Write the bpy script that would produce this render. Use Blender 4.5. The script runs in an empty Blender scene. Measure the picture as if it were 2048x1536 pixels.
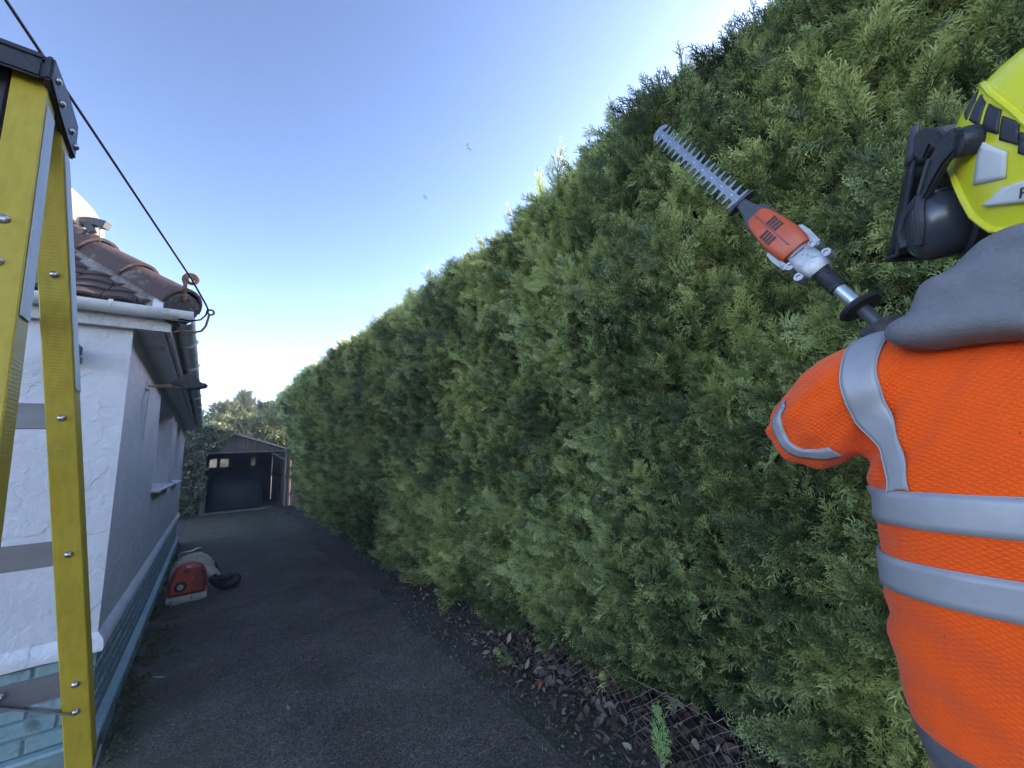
import bpy, bmesh, math, random
import numpy as np
from mathutils import Vector, Matrix, Euler

scene = bpy.context.scene
COL = scene.collection
R_ = math.radians
rnd = random.Random(7)
rng = np.random.default_rng(11)

# ------------------------------------------------------------------ camera
cam_d = bpy.data.cameras.new('camera')
cam_d.sensor_width = 36.0
cam_d.lens = 13.925
cam_d.clip_start = 0.02
cam_d.clip_end = 3000
cam = bpy.data.objects.new('camera', cam_d)
COL.objects.link(cam)
cam.matrix_world = Matrix(((0.7970, -0.0640, -0.6006, 0.0),
                           (-0.6018, -0.1694, -0.7805, 0.0),
                           (-0.0518, 0.9835, -0.1735, 1.5),
                           (0, 0, 0, 1)))
scene.camera = cam

# ------------------------------------------------------------------ sky, sun, exposure
SUN_AZ, SUN_EL = R_(96), R_(20)          # azimuth from +Y towards +X
world = bpy.data.worlds.new('World')
scene.world = world
world.use_nodes = True
wn = world.node_tree
bg = wn.nodes['Background']
sky = wn.nodes.new('ShaderNodeTexSky')
sky.sky_type = 'NISHITA'
sky.sun_disc = False
sky.sun_elevation = SUN_EL
sky.sun_rotation = SUN_AZ
sky.altitude = 50
sky.air_density = 1.0
sky.dust_density = 0.8
sky.ozone_density = 3.0
# the photograph's sky falls off from the bright horizon to the deep zenith more steeply than the model's:
# scale every sky direction by a power of its own luminance
lum = wn.nodes.new('ShaderNodeRGBToBW'); wn.links.new(sky.outputs[0], lum.inputs[0])
lp = wn.nodes.new('ShaderNodeMath'); lp.operation = 'POWER'; lp.inputs[1].default_value = 0.7
wn.links.new(lum.outputs[0], lp.inputs[0])
vs = wn.nodes.new('ShaderNodeVectorMath'); vs.operation = 'SCALE'
wn.links.new(sky.outputs[0], vs.inputs[0]); wn.links.new(lp.outputs[0], vs.inputs['Scale'])
wb = wn.nodes.new('ShaderNodeVectorMath'); wb.operation = 'MULTIPLY'; wb.inputs[1].default_value = (1.0, 0.90, 0.98)   # the camera's white balance
wn.links.new(vs.outputs[0], wb.inputs[0]); wn.links.new(wb.outputs[0], bg.inputs[0])
bg.inputs[1].default_value = 0.15

sun_d = bpy.data.lights.new('sun', 'SUN')
sun_d.energy = 4.5
sun_d.angle = R_(0.53)
sun_d.color = (1.0, 0.86, 0.66)
sun = bpy.data.objects.new('sun', sun_d)
COL.objects.link(sun)
sdir = Vector((math.sin(SUN_AZ)*math.cos(SUN_EL), math.cos(SUN_AZ)*math.cos(SUN_EL), math.sin(SUN_EL)))
sun.rotation_euler = sdir.to_track_quat('Z', 'Y').to_euler()
sun.location = sdir*60

scene.view_settings.view_transform = 'Standard'
scene.view_settings.look = 'None'
scene.view_settings.gamma = 1
scene.view_settings.exposure = 1.35
scene.view_settings.use_curve_mapping = False

scene.cycles.max_bounces = 8
scene.cycles.diffuse_bounces = 4
scene.cycles.glossy_bounces = 2
scene.cycles.transmission_bounces = 4
scene.cycles.transparent_max_bounces = 6

# ------------------------------------------------------------------ material helpers
def lin(r, g, b):
    f = lambda c: (c/255/12.92) if c/255 <= 0.04045 else ((c/255+0.055)/1.055)**2.4
    return (f(r), f(g), f(b), 1)

def mat(name, c1, c2=None, rough=0.6, scale=8.0, detail=4, bump=0.0, bscale=60.0, metal=0.0, spec=0.5,
        c3=None, s3=3.0, t3=0.6, stretch=(1, 1, 1), coat=0.0, objc=False, trans=0.0, rvar=0.0):
    m = bpy.data.materials.new(name)
    m.use_nodes = True
    nt = m.node_tree
    p = nt.nodes['Principled BSDF']
    p.inputs['Roughness'].default_value = rough
    p.inputs['Metallic'].default_value = metal
    p.inputs['Specular IOR Level'].default_value = spec
    p.inputs['Coat Weight'].default_value = coat
    c1 = tuple(c1)[:3] + (1,)
    p.inputs['Base Color'].default_value = c1
    if objc:
        src = nt.nodes.new('ShaderNodeTexCoord').outputs['Object']
    else:
        src = nt.nodes.new('ShaderNodeNewGeometry').outputs['Position']
    mp = nt.nodes.new('ShaderNodeMapping')
    mp.inputs['Scale'].default_value = stretch
    nt.links.new(src, mp.inputs[0])
    vec = mp.outputs[0]
    last = None
    if c2 is not None:
        n = nt.nodes.new('ShaderNodeTexNoise')
        n.inputs['Scale'].default_value = scale
        n.inputs['Detail'].default_value = detail
        n.inputs['Roughness'].default_value = 0.65
        nt.links.new(vec, n.inputs['Vector'])
        r = nt.nodes.new('ShaderNodeValToRGB')
        r.color_ramp.elements[0].position = 0.32
        r.color_ramp.elements[1].position = 0.68
        r.color_ramp.elements[0].color = c1
        r.color_ramp.elements[1].color = tuple(c2)[:3] + (1,)
        nt.links.new(n.outputs[0], r.inputs[0])
        last = r.outputs[0]
    if c3 is not None:
        n = nt.nodes.new('ShaderNodeTexNoise')
        n.inputs['Scale'].default_value = s3
        n.inputs['Detail'].default_value = 6
        n.inputs['Roughness'].default_value = 0.7
        nt.links.new(vec, n.inputs['Vector'])
        r = nt.nodes.new('ShaderNodeValToRGB')
        r.color_ramp.elements[0].position = t3 - 0.06
        r.color_ramp.elements[1].position = t3 + 0.06
        nt.links.new(n.outputs[0], r.inputs[0])
        mx = nt.nodes.new('ShaderNodeMix')
        mx.data_type = 'RGBA'
        nt.links.new(r.outputs[0], mx.inputs[0])
        if last is not None:
            nt.links.new(last, mx.inputs[6])
        else:
            mx.inputs[6].default_value = c1
        mx.inputs[7].default_value = tuple(c3)[:3] + (1,)
        last = mx.outputs[2]
    if last is not None:
        nt.links.new(last, p.inputs['Base Color'])
    if rvar:
        n = nt.nodes.new('ShaderNodeTexNoise')
        n.inputs['Scale'].default_value = scale*0.7
        nt.links.new(vec, n.inputs['Vector'])
        mr = nt.nodes.new('ShaderNodeMapRange')
        mr.inputs[3].default_value = rough - rvar
        mr.inputs[4].default_value = rough + rvar
        nt.links.new(n.outputs[0], mr.inputs[0])
        nt.links.new(mr.outputs[0], p.inputs['Roughness'])
    if bump:
        n = nt.nodes.new('ShaderNodeTexNoise')
        n.inputs['Scale'].default_value = bscale
        n.inputs['Detail'].default_value = 5
        nt.links.new(vec, n.inputs['Vector'])
        b = nt.nodes.new('ShaderNodeBump')
        b.inputs['Strength'].default_value = bump
        b.inputs['Distance'].default_value = 0.02
        nt.links.new(n.outputs[0], b.inputs['Height'])
        nt.links.new(b.outputs[0], p.inputs['Normal'])
    return m

# ------------------------------------------------------------------ mesh helpers
class MB:
    """collects simple solids into one mesh"""
    def __init__(s):
        s.v = []; s.f = []
    def add(s, vs, fs):
        o = len(s.v)
        s.v += [tuple(v) for v in vs]
        s.f += [tuple(i+o for i in f) for f in fs]
        return s
    def box(s, a, b, M=None):
        x0, y0, z0 = a; x1, y1, z1 = b
        vs = [Vector(p) for p in ((x0,y0,z0),(x1,y0,z0),(x1,y1,z0),(x0,y1,z0),(x0,y0,z1),(x1,y0,z1),(x1,y1,z1),(x0,y1,z1))]
        if M is not None: vs = [M @ v for v in vs]
        return s.add(vs, [(0,3,2,1),(4,5,6,7),(0,1,5,4),(1,2,6,5),(2,3,7,6),(3,0,4,7)])
    def bar(s, p, q, w, h, up=(0,0,1)):
        p = Vector(p); q = Vector(q); d = q-p; L = d.length; d.normalize()
        up = Vector(up); sx = d.cross(up)
        if sx.length < 1e-5: sx = d.cross(Vector((1,0,0)))
        sx.normalize(); u = sx.cross(d)
        M = Matrix((sx, d, u)).transposed().to_4x4(); M.translation = p
        return s.box((-w/2, 0, -h/2), (w/2, L, h/2), M)
    def tube(s, pts, rad, n=10, cap=True, flat=1.0, up=None):
        pts = [Vector(p) for p in pts]
        if not hasattr(rad, '__len__'): rad = [rad]*len(pts)
        rings = []
        prev = None
        for i, p in enumerate(pts):
            t = (pts[min(i+1, len(pts)-1)] - pts[max(i-1, 0)])
            t.normalize()
            if prev is None:
                a = Vector(up) if up else (Vector((0,0,1)) if abs(t.z) < 0.9 else Vector((1,0,0)))
                x = a - t*a.dot(t); x.normalize()
            else:
                x = prev - t*prev.dot(t); x.normalize()
            prev = x
            y = t.cross(x)
            rings.append([p + (x*math.cos(2*math.pi*k/n) + y*math.sin(2*math.pi*k/n)*flat)*rad[i] for k in range(n)])
        vs = [v for r in rings for v in r]
        fs = []
        for i in range(len(pts)-1):
            for k in range(n):
                fs.append((i*n+k, i*n+(k+1) % n, (i+1)*n+(k+1) % n, (i+1)*n+k))
        if cap:
            fs.append(tuple(range(n-1, -1, -1)))
            fs.append(tuple((len(pts)-1)*n+k for k in range(n)))
        return s.add(vs, fs)
    def lathe(s, prof, M=None, n=24, cap=True):
        vs = []; fs = []
        for (r, z) in prof:
            for k in range(n):
                a = 2*math.pi*k/n
                v = Vector((r*math.cos(a), r*math.sin(a), z))
                vs.append(M @ v if M is not None else v)
        for i in range(len(prof)-1):
            for k in range(n):
                fs.append((i*n+k, i*n+(k+1) % n, (i+1)*n+(k+1) % n, (i+1)*n+k))
        if cap:
            fs.append(tuple(range(n-1, -1, -1)))
            fs.append(tuple((len(prof)-1)*n+k for k in range(n)))
        return s.add(vs, fs)
    def prism(s, poly, z0, z1, M=None):
        n = len(poly)
        vs = [Vector((x, y, z0)) for x, y in poly] + [Vector((x, y, z1)) for x, y in poly]
        if M is not None: vs = [M @ v for v in vs]
        fs = [tuple(range(n-1, -1, -1)), tuple(range(n, 2*n))]
        fs += [(i, (i+1) % n, n+(i+1) % n, n+i) for i in range(n)]
        return s.add(vs, fs)
    def loft(s, rings, cap=True, closed=True):
        n = len(rings[0]); vs = [v for r in rings for v in r]; fs = []
        for i in range(len(rings)-1):
            for k in range(n if closed else n-1):
                fs.append((i*n+k, i*n+(k+1) % n, (i+1)*n+(k+1) % n, (i+1)*n+k))
        if cap:
            fs.append(tuple(range(n-1, -1, -1)))
            fs.append(tuple((len(rings)-1)*n+k for k in range(n)))
        return s.add(vs, fs)
    def mesh(s, name, m, smooth=False, bevel=0.0, bseg=1):
        me = bpy.data.meshes.new(name)
        me.from_pydata(s.v, [], s.f)
        bm = bmesh.new(); bm.from_mesh(me)
        bmesh.ops.recalc_face_normals(bm, faces=bm.faces)
        if bevel:
            es = [e for e in bm.edges if len(e.link_faces) == 2 and e.calc_face_angle(0) > 0.6]
            bmesh.ops.bevel(bm, geom=es, offset=bevel, segments=bseg, affect='EDGES', clamp_overlap=True)
        bm.to_mesh(me); bm.free()
        if m: me.materials.append(m)
        if smooth:
            me.polygons.foreach_set('use_smooth', [True]*len(me.polygons))
            if smooth != 2:
                me.set_sharp_from_angle(angle=R_(38))
        return me
    def build(s, name, m, parent=None, smooth=False, bevel=0.0, bseg=1, kind=None, label=None):
        return link(name, s.mesh(name, m, smooth, bevel, bseg), parent, kind, label)

def link(name, me, parent=None, kind=None, label=None):
    o = bpy.data.objects.new(name, me)
    COL.objects.link(o)
    if parent is not None:
        o.parent = parent
        o.matrix_parent_inverse = parent.matrix_world.inverted() if False else Matrix()
    if kind: o['kind'] = kind
    if label: o['label'] = label
    return o

def thing(name, label, cat, loc=(0, 0, 0), group=None, rot=(0, 0, 0)):
    o = bpy.data.objects.new(name, None)
    COL.objects.link(o)
    o.location = loc; o.rotation_euler = rot
    o.empty_display_size = 0.1
    o['label'] = label; o['category'] = cat
    if group: o['group'] = group
    return o

def tag(o, label, cat, group=None):
    o['label'] = label; o['category'] = cat
    if group: o['group'] = group
    return o

def at(o, p):
    """local matrix so that meshes given in world coordinates sit right under a located empty"""
    return o

def raw_mesh(name, V, F, m, attrs=None, smooth=False):
    """numpy verts (n,3) and faces (k,3 or 4)"""
    V = np.asarray(V, np.float32); F = np.asarray(F, np.int32)
    me = bpy.data.meshes.new(name)
    me.vertices.add(len(V)); me.vertices.foreach_set('co', V.ravel())
    k = F.shape[1]
    me.loops.add(F.size); me.loops.foreach_set('vertex_index', F.ravel())
    me.polygons.add(len(F))
    me.polygons.foreach_set('loop_start', np.arange(0, F.size, k, dtype=np.int32))
    if smooth: me.polygons.foreach_set('use_smooth', np.ones(len(F), bool))
    me.update(calc_edges=True)
    if m: me.materials.append(m)
    if attrs:
        for an, av in attrs.items():
            a = me.attributes.new(an, 'FLOAT', 'POINT')
            a.data.foreach_set('value', np.asarray(av, np.float32))
    return me

def hashn(i, j, seed):
    h = (i*374761393 + j*668265263 + seed*974634777) & 0x7fffffff
    h = ((h ^ (h >> 13))*1274126177) & 0x7fffffff
    return ((h ^ (h >> 16)) & 0xffff)/65535.0

def vnoise(x, y, seed=0):
    x = np.asarray(x, float); y = np.asarray(y, float)
    i = np.floor(x).astype(np.int64); j = np.floor(y).astype(np.int64)
    fx = x-i; fy = y-j
    fx = fx*fx*(3-2*fx); fy = fy*fy*(3-2*fy)
    a = hashn(i, j, seed); b = hashn(i+1, j, seed); c = hashn(i, j+1, seed); d = hashn(i+1, j+1, seed)
    return (a*(1-fx)+b*fx)*(1-fy) + (c*(1-fx)+d*fx)*fy

def dir_euler(D, roll):
    """Euler XYZ angles turning local +Z to D after a roll about Z"""
    D = D/np.linalg.norm(D, axis=1, keepdims=True)
    ref = np.where(np.abs(D[:, 2:3]) < 0.95, np.array([[0, 0, 1.0]]), np.array([[1.0, 0, 0]]))
    X = np.cross(ref, D); X /= np.linalg.norm(X, axis=1, keepdims=True)
    Y = np.cross(D, X)
    c = np.cos(roll)[:, None]; s = np.sin(roll)[:, None]
    X2 = X*c + Y*s; Y2 = Y*c - X*s
    b = np.arcsin(np.clip(-X2[:, 2], -1, 1))
    a = np.arctan2(Y2[:, 2], D[:, 2])
    g = np.arctan2(X2[:, 1], X2[:, 0])
    return np.stack([a, b, g], 1)

def scatter(name, protos, P, E, S, I, parent=None, label=None, kind='stuff'):
    """instances of the prototype meshes on points (uncountable foliage and litter only)"""
    me = bpy.data.meshes.new(name)
    me.vertices.add(len(P)); me.vertices.foreach_set('co', np.asarray(P, np.float32).ravel())
    a = me.attributes.new('rot', 'FLOAT_VECTOR', 'POINT'); a.data.foreach_set('vector', np.asarray(E, np.float32).ravel())
    a = me.attributes.new('scl', 'FLOAT', 'POINT'); a.data.foreach_set('value', np.asarray(S, np.float32))
    a = me.attributes.new('idx', 'INT', 'POINT'); a.data.foreach_set('value', np.asarray(I, np.int32))
    o = link(name, me, parent, kind, label)
    c = bpy.data.collections.new(name + '_pieces')
    for i, pm in enumerate(protos):
        po = bpy.data.objects.new('%s_piece_%02d' % (name, i), pm)
        c.objects.link(po)
    ng = bpy.data.node_groups.new(name + '_scatter', 'GeometryNodeTree')
    ng.interface.new_socket('Geometry', in_out='INPUT', socket_type='NodeSocketGeometry')
    ng.interface.new_socket('Geometry', in_out='OUTPUT', socket_type='NodeSocketGeometry')
    N = ng.nodes; L = ng.links
    gi = N.new('NodeGroupInput'); go = N.new('NodeGroupOutput')
    ci = N.new('GeometryNodeCollectionInfo'); ci.inputs['Collection'].default_value = c
    ci.inputs['Separate Children'].default_value = True
    ip = N.new('GeometryNodeInstanceOnPoints'); ip.inputs['Pick Instance'].default_value = True
    def attr(nm, ty):
        n = N.new('GeometryNodeInputNamedAttribute'); n.data_type = ty; n.inputs['Name'].default_value = nm
        return n.outputs['Attribute']
    er = N.new('FunctionNodeEulerToRotation')
    L.new(attr('rot', 'FLOAT_VECTOR'), er.inputs[0])
    L.new(gi.outputs[0], ip.inputs['Points'])
    L.new(ci.outputs[0], ip.inputs['Instance'])
    L.new(attr('idx', 'INT'), ip.inputs['Instance Index'])
    L.new(er.outputs[0], ip.inputs['Rotation'])
    L.new(attr('scl', 'FLOAT'), ip.inputs['Scale'])
    L.new(ip.outputs[0], go.inputs[0])
    md = o.modifiers.new('scatter', 'NODES'); md.node_group = ng
    return o

def leaf_mat(name, dark, mid, tip, rough=0.5, trans=0.3, noise=1.3, spec=0.35, rndw=0.55, warm=0.0):
    m = bpy.data.materials.new(name); m.use_nodes = True
    nt = m.node_tree; N = nt.nodes; L = nt.links
    p = N['Principled BSDF']; out = N['Material Output']
    p.inputs['Roughness'].default_value = rough
    p.inputs['Specular IOR Level'].default_value = spec
    at_ = N.new('ShaderNodeAttribute'); at_.attribute_name = 'tip'
    oi = N.new('ShaderNodeObjectInfo')
    geo = N.new('ShaderNodeNewGeometry')
    nz = N.new('ShaderNodeTexNoise'); nz.inputs['Scale'].default_value = noise; nz.inputs['Detail'].default_value = 3
    L.new(geo.outputs['Position'], nz.inputs['Vector'])
    a1 = N.new('ShaderNodeMath'); a1.operation = 'MULTIPLY_ADD'     # random*0.5 + noise
    L.new(oi.outputs['Random'], a1.inputs[0]); a1.inputs[1].default_value = rndw; L.new(nz.outputs[0], a1.inputs[2])
    a2 = N.new('ShaderNodeMath'); a2.operation = 'MULTIPLY_ADD'
    L.new(at_.outputs['Fac'], a2.inputs[0]); a2.inputs[1].default_value = 0.5; L.new(a1.outputs[0], a2.inputs[2])
    r = N.new('ShaderNodeValToRGB')
    e = r.color_ramp.elements
    e[0].position = 0.46; e[0].color = tuple(dark)+(1,)
    e[1].position = 1.0; e[1].color = tuple(tip)+(1,)
    k = e.new(0.78); k.color = tuple(mid)+(1,)
    L.new(a2.outputs[0], r.inputs[0])
    if warm:                                   # whole stretches of older, yellower growth
        n3 = N.new('ShaderNodeTexNoise'); n3.inputs['Scale'].default_value = 0.9; n3.inputs['Detail'].default_value = 4
        L.new(geo.outputs['Position'], n3.inputs['Vector'])
        m3 = N.new('ShaderNodeMapRange'); m3.inputs[1].default_value = .42; m3.inputs[2].default_value = .66; m3.inputs[4].default_value = warm
        L.new(n3.outputs[0], m3.inputs[0])
        x3 = N.new('ShaderNodeMix'); x3.data_type = 'RGBA'; x3.blend_type = 'MULTIPLY'
        L.new(m3.outputs[0], x3.inputs[0]); L.new(r.outputs[0], x3.inputs[6]); x3.inputs[7].default_value = (1.5, 1.25, .85, 1)
        r = x3; ro = x3.outputs[2]
    else:
        ro = r.outputs[0]
    L.new(ro, p.inputs['Base Color'])
    if trans:
        tr = N.new('ShaderNodeBsdfTranslucent')
        hs = N.new('ShaderNodeHueSaturation'); hs.inputs['Value'].default_value = 1.5; hs.inputs['Saturation'].default_value = 1.1
        L.new(ro, hs.inputs['Color']); L.new(hs.outputs[0], tr.inputs[0])
        mx = N.new('ShaderNodeMixShader'); mx.inputs[0].default_value = trans
        L.new(p.outputs[0], mx.inputs[1]); L.new(tr.outputs[0], mx.inputs[2])
        L.new(mx.outputs[0], out.inputs[0])
    return m

def wm(o):
    m = o.matrix_basis.copy()
    if o.parent is not None:
        m = wm(o.parent) @ o.matrix_parent_inverse @ m
    return m

def link(name, me, parent=None, kind=None, label=None):
    """mesh data are in world coordinates; children keep them whatever their parent's place"""
    o = bpy.data.objects.new(name, me)
    COL.objects.link(o)
    if parent is not None:
        o.parent = parent
        o.matrix_parent_inverse = wm(parent).inverted()
    if kind: o['kind'] = kind
    if label: o['label'] = label
    return o

# ------------------------------------------------------------------ ground, drive
def ground_material():
    return mat('soil', (0.050, 0.043, 0.037), (0.095, 0.080, 0.068), rough=0.95, scale=9, bump=0.8, bscale=45,
               c3=(0.035, 0.045, 0.018), s3=2.2, t3=0.58)

def asphalt_material():
    m = bpy.data.materials.new('asphalt'); m.use_nodes = True
    nt = m.node_tree; N = nt.nodes; L = nt.links
    p = N['Principled BSDF']; p.inputs['Roughness'].default_value = 0.78
    p.inputs['Specular IOR Level'].default_value = 0.35
    geo = N.new('ShaderNodeNewGeometry')
    vo = N.new('ShaderNodeTexVoronoi'); vo.inputs['Scale'].default_value = 150
    L.new(geo.outputs['Position'], vo.inputs['Vector'])
    ramp = N.new('ShaderNodeValToRGB')
    e = ramp.color_ramp.elements
    e[0].position = 0.0; e[0].color = (0.066, 0.056, 0.048, 1)
    e[1].position = 1.0; e[1].color = (0.27, 0.23, 0.19, 1)
    sep = N.new('ShaderNodeSeparateColor'); L.new(vo.outputs['Color'], sep.inputs[0])
    pw = N.new('ShaderNodeMath'); pw.operation = 'POWER'; pw.inputs[1].default_value = 2.2
    L.new(sep.outputs[0], pw.inputs[0]); L.new(pw.outputs[0], ramp.inputs[0])
    # large worn patches
    n1 = N.new('ShaderNodeTexNoise'); n1.inputs['Scale'].default_value = 1.1; n1.inputs['Detail'].default_value = 6; n1.inputs['Roughness'].default_value = .7
    L.new(geo.outputs['Position'], n1.inputs['Vector'])
    r1 = N.new('ShaderNodeMapRange'); r1.inputs[1].default_value = .3; r1.inputs[2].default_value = .7; r1.inputs[3].default_value = .50; r1.inputs[4].default_value = 1.5
    L.new(n1.outputs[0], r1.inputs[0])
    mul = N.new('ShaderNodeMix'); mul.data_type = 'RGBA'; mul.blend_type = 'MULTIPLY'; mul.inputs[0].default_value = 1
    L.new(ramp.outputs[0], mul.inputs[6]); L.new(r1.outputs[0], mul.inputs[7])
    # moss film, thicker where nobody drives: towards the garage and along the wall
    n2 = N.new('ShaderNodeTexNoise'); n2.inputs['Scale'].default_value = 2.6; n2.inputs['Detail'].default_value = 8; n2.inputs['Roughness'].default_value = .75
    L.new(geo.outputs['Position'], n2.inputs['Vector'])
    sx = N.new('ShaderNodeSeparateXYZ'); L.new(geo.outputs['Position'], sx.inputs[0])
    my = N.new('ShaderNodeMapRange'); my.inputs[1].default_value = 4.5; my.inputs[2].default_value = 13; my.inputs[3].default_value = 0; my.inputs[4].default_value = .24
    L.new(sx.outputs[1], my.inputs[0])
    mxx = N.new('ShaderNodeMapRange'); mxx.inputs[1].default_value = .25; mxx.inputs[2].default_value = -.35; mxx.inputs[3].default_value = 0; mxx.inputs[4].default_value = .25
    L.new(sx.outputs[0], mxx.inputs[0])
    ad = N.new('ShaderNodeMath'); L.new(my.outputs[0], ad.inputs[0]); L.new(mxx.outputs[0], ad.inputs[1])
    ad2 = N.new('ShaderNodeMath'); L.new(ad.outputs[0], ad2.inputs[0]); L.new(n2.outputs[0], ad2.inputs[1])
    r2 = N.new('ShaderNodeMapRange'); r2.inputs[1].default_value = .50; r2.inputs[2].default_value = .80; r2.inputs[3].default_value = 0; r2.inputs[4].default_value = .8
    L.new(ad2.outputs[0], r2.inputs[0])
    mo = N.new('ShaderNodeMix'); mo.data_type = 'RGBA'
    L.new(r2.outputs[0], mo.inputs[0]); L.new(mul.outputs[2], mo.inputs[6]); mo.inputs[7].default_value = (0.085, 0.085, 0.045, 1)
    L.new(mo.outputs[2], p.inputs['Base Color'])
    b = N.new('ShaderNodeBump'); b.inputs['Strength'].default_value = 0.9; b.inputs['Distance'].default_value = 0.006
    L.new(vo.outputs['Distance'], b.inputs['Height'])
    n3 = N.new('ShaderNodeTexNoise'); n3.inputs['Scale'].default_value = 14; n3.inputs['Detail'].default_value = 4
    L.new(geo.outputs['Position'], n3.inputs['Vector'])
    b2 = N.new('ShaderNodeBump'); b2.inputs['Strength'].default_value = 0.4; b2.inputs['Distance'].default_value = 0.02
    L.new(n3.outputs[0], b2.inputs['Height']); L.new(b.outputs[0], b2.inputs['Normal'])
    L.new(b2.outputs[0], p.inputs['Normal'])
    return m

M_SOIL = ground_material()
M_ASPH = asphalt_material()

# soil: one sheet to the horizon, finely divided near the camera
def grid_sheet(name, xs, ys, zf, m, kind='structure'):
    xs = np.asarray(xs, float); ys = np.asarray(ys, float)
    X, Y = np.meshgrid(xs, ys)
    Z = zf(X, Y)
    V = np.stack([X, Y, Z], -1).reshape(-1, 3)
    nx = len(xs); ny = len(ys)
    i = np.arange(nx-1)[None, :] + np.arange(ny-1)[:, None]*nx
    F = np.stack([i, i+1, i+nx+1, i+nx], -1).reshape(-1, 4)
    me = raw_mesh(name, V, F, m, smooth=True)
    return link(name, me, kind=kind)

def edge_x(y):
    """right edge of the asphalt"""
    b = np.interp(y, [-6, 0, 1.8, 3.4, 5, 8, 12, 17.3], [1.62, 1.62, 1.66, 1.72, 1.86, 2.07, 2.34, 2.55])
    return b + (vnoise(np.asarray(y)*2.3, 0*np.asarray(y), 5)-.5)*.16 + (vnoise(np.asarray(y)*8, 0*np.asarray(y), 6)-.5)*.09 + (vnoise(np.asarray(y)*21, 0*np.asarray(y), 8)-.5)*.05

def soil_z(X, Y):
    # verge heaps up a little towards the hedge foot
    t = np.clip((X-1.5)/0.6, 0, 1)
    near = (Y > -4) & (Y < 18) & (X < 4)
    h = t*0.05 + (vnoise(X*5, Y*5, 3)-.5)*.05*t + (vnoise(X*14, Y*14, 4)-.5)*.02*t
    return np.where(near, h, 0.0) - 0.004 - np.where(X < 1.35, .02, 0)

xs = np.concatenate([[-60, -12, -4, -1, 0, .6, 1.0, 1.2], np.arange(1.3, 2.7, .04), [2.9, 3.2, 4, 6, 12, 60]])
ys = np.concatenate([[-60, -12, -5, -3, -1.5], np.arange(-1, 6, .05), np.arange(6, 18, .25), [19, 22, 30, 60]])
ground = grid_sheet('ground', xs, ys, soil_z, M_SOIL)

yy = np.concatenate([np.arange(-6, 17.31, .05)])
nxs = 15
V = []; 
for y in yy:
    ex = float(edge_x(y))
    left = -0.36 if y > 3.2 else -7.0
    for k in range(nxs):
        t = k/(nxs-1)
        x = left + (ex-left)*t
        z = 0.004 + 0.012*math.sin(math.pi*min(1, max(0, (x+.36)/(ex+.36)))) if x > -.36 else .004
        if k == nxs-1: z = -0.003
        V.append((x, y, z))
V = np.array(V)
i = np.arange(nxs-1)[None, :] + np.arange(len(yy)-1)[:, None]*nxs
F = np.stack([i, i+1, i+nxs+1, i+nxs], -1).reshape(-1, 4)
drive = link('driveway', raw_mesh('driveway', V, F, M_ASPH, smooth=True), kind='structure')

# ------------------------------------------------------------------ bungalow
def render_material(name, c1, c2, dirt):
    m = bpy.data.materials.new(name); m.use_nodes = True
    nt = m.node_tree; N = nt.nodes; L = nt.links
    p = N['Principled BSDF']; p.inputs['Roughness'].default_value = 0.75; p.inputs['Specular IOR Level'].default_value = .25
    geo = N.new('ShaderNodeNewGeometry')
    n1 = N.new('ShaderNodeTexNoise'); n1.inputs['Scale'].default_value = 3; n1.inputs['Detail'].default_value = 7; n1.inputs['Roughness'].default_value = .7
    L.new(geo.outputs['Position'], n1.inputs['Vector'])
    r = N.new('ShaderNodeValToRGB'); e = r.color_ramp.elements
    e[0].position = .25; e[0].color = c2 + (1,); e[1].position = .6; e[1].color = c1 + (1,)
    L.new(n1.outputs[0], r.inputs[0])
    # rain streaks and grime: stretched vertically
    mp = N.new('ShaderNodeMapping'); mp.inputs['Scale'].default_value = (9, 9, .7); L.new(geo.outputs['Position'], mp.inputs[0])
    n2 = N.new('ShaderNodeTexNoise'); n2.inputs['Scale'].default_value = 2.2; n2.inputs['Detail'].default_value = 6; n2.inputs['Roughness'].default_value = .7
    L.new(mp.outputs[0], n2.inputs['Vector'])
    r2 = N.new('ShaderNodeMapRange'); r2.inputs[1].default_value = .56; r2.inputs[2].default_value = .8; r2.inputs[3].default_value = 0; r2.inputs[4].default_value = .55
    L.new(n2.outputs[0], r2.inputs[0])
    mx = N.new('ShaderNodeMix'); mx.data_type = 'RGBA'; L.new(r2.outputs[0], mx.inputs[0]); L.new(r.outputs[0], mx.inputs[6]); mx.inputs[7].default_value = dirt + (1,)
    L.new(mx.outputs[2], p.inputs['Base Color'])
    # trowelled, flaking coats of paint
    n3 = N.new('ShaderNodeTexNoise'); n3.inputs['Scale'].default_value = 16; n3.inputs['Detail'].default_value = 8; n3.inputs['Roughness'].default_value = .62
    n3.inputs['Distortion'].default_value = .6
    L.new(geo.outputs['Position'], n3.inputs['Vector'])
    vo = N.new('ShaderNodeTexNoise'); vo.inputs['Scale'].default_value = 5; vo.inputs['Detail'].default_value = 3
    L.new(geo.outputs['Position'], vo.inputs['Vector'])
    gt = N.new('ShaderNodeMapRange'); gt.inputs[1].default_value = .53; gt.inputs[2].default_value = .56
    L.new(vo.outputs[0], gt.inputs[0])
    sm = N.new('ShaderNodeMath'); sm.operation = 'MULTIPLY_ADD'; sm.inputs[1].default_value = .25
    L.new(gt.outputs[0], sm.inputs[0]); L.new(n3.outputs[0], sm.inputs[2])
    b = N.new('ShaderNodeBump'); b.inputs['Strength'].default_value = .75; b.inputs['Distance'].default_value = .016
    L.new(sm.outputs[0], b.inputs['Height']); L.new(b.outputs[0], p.inputs['Normal'])
    return m

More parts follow.
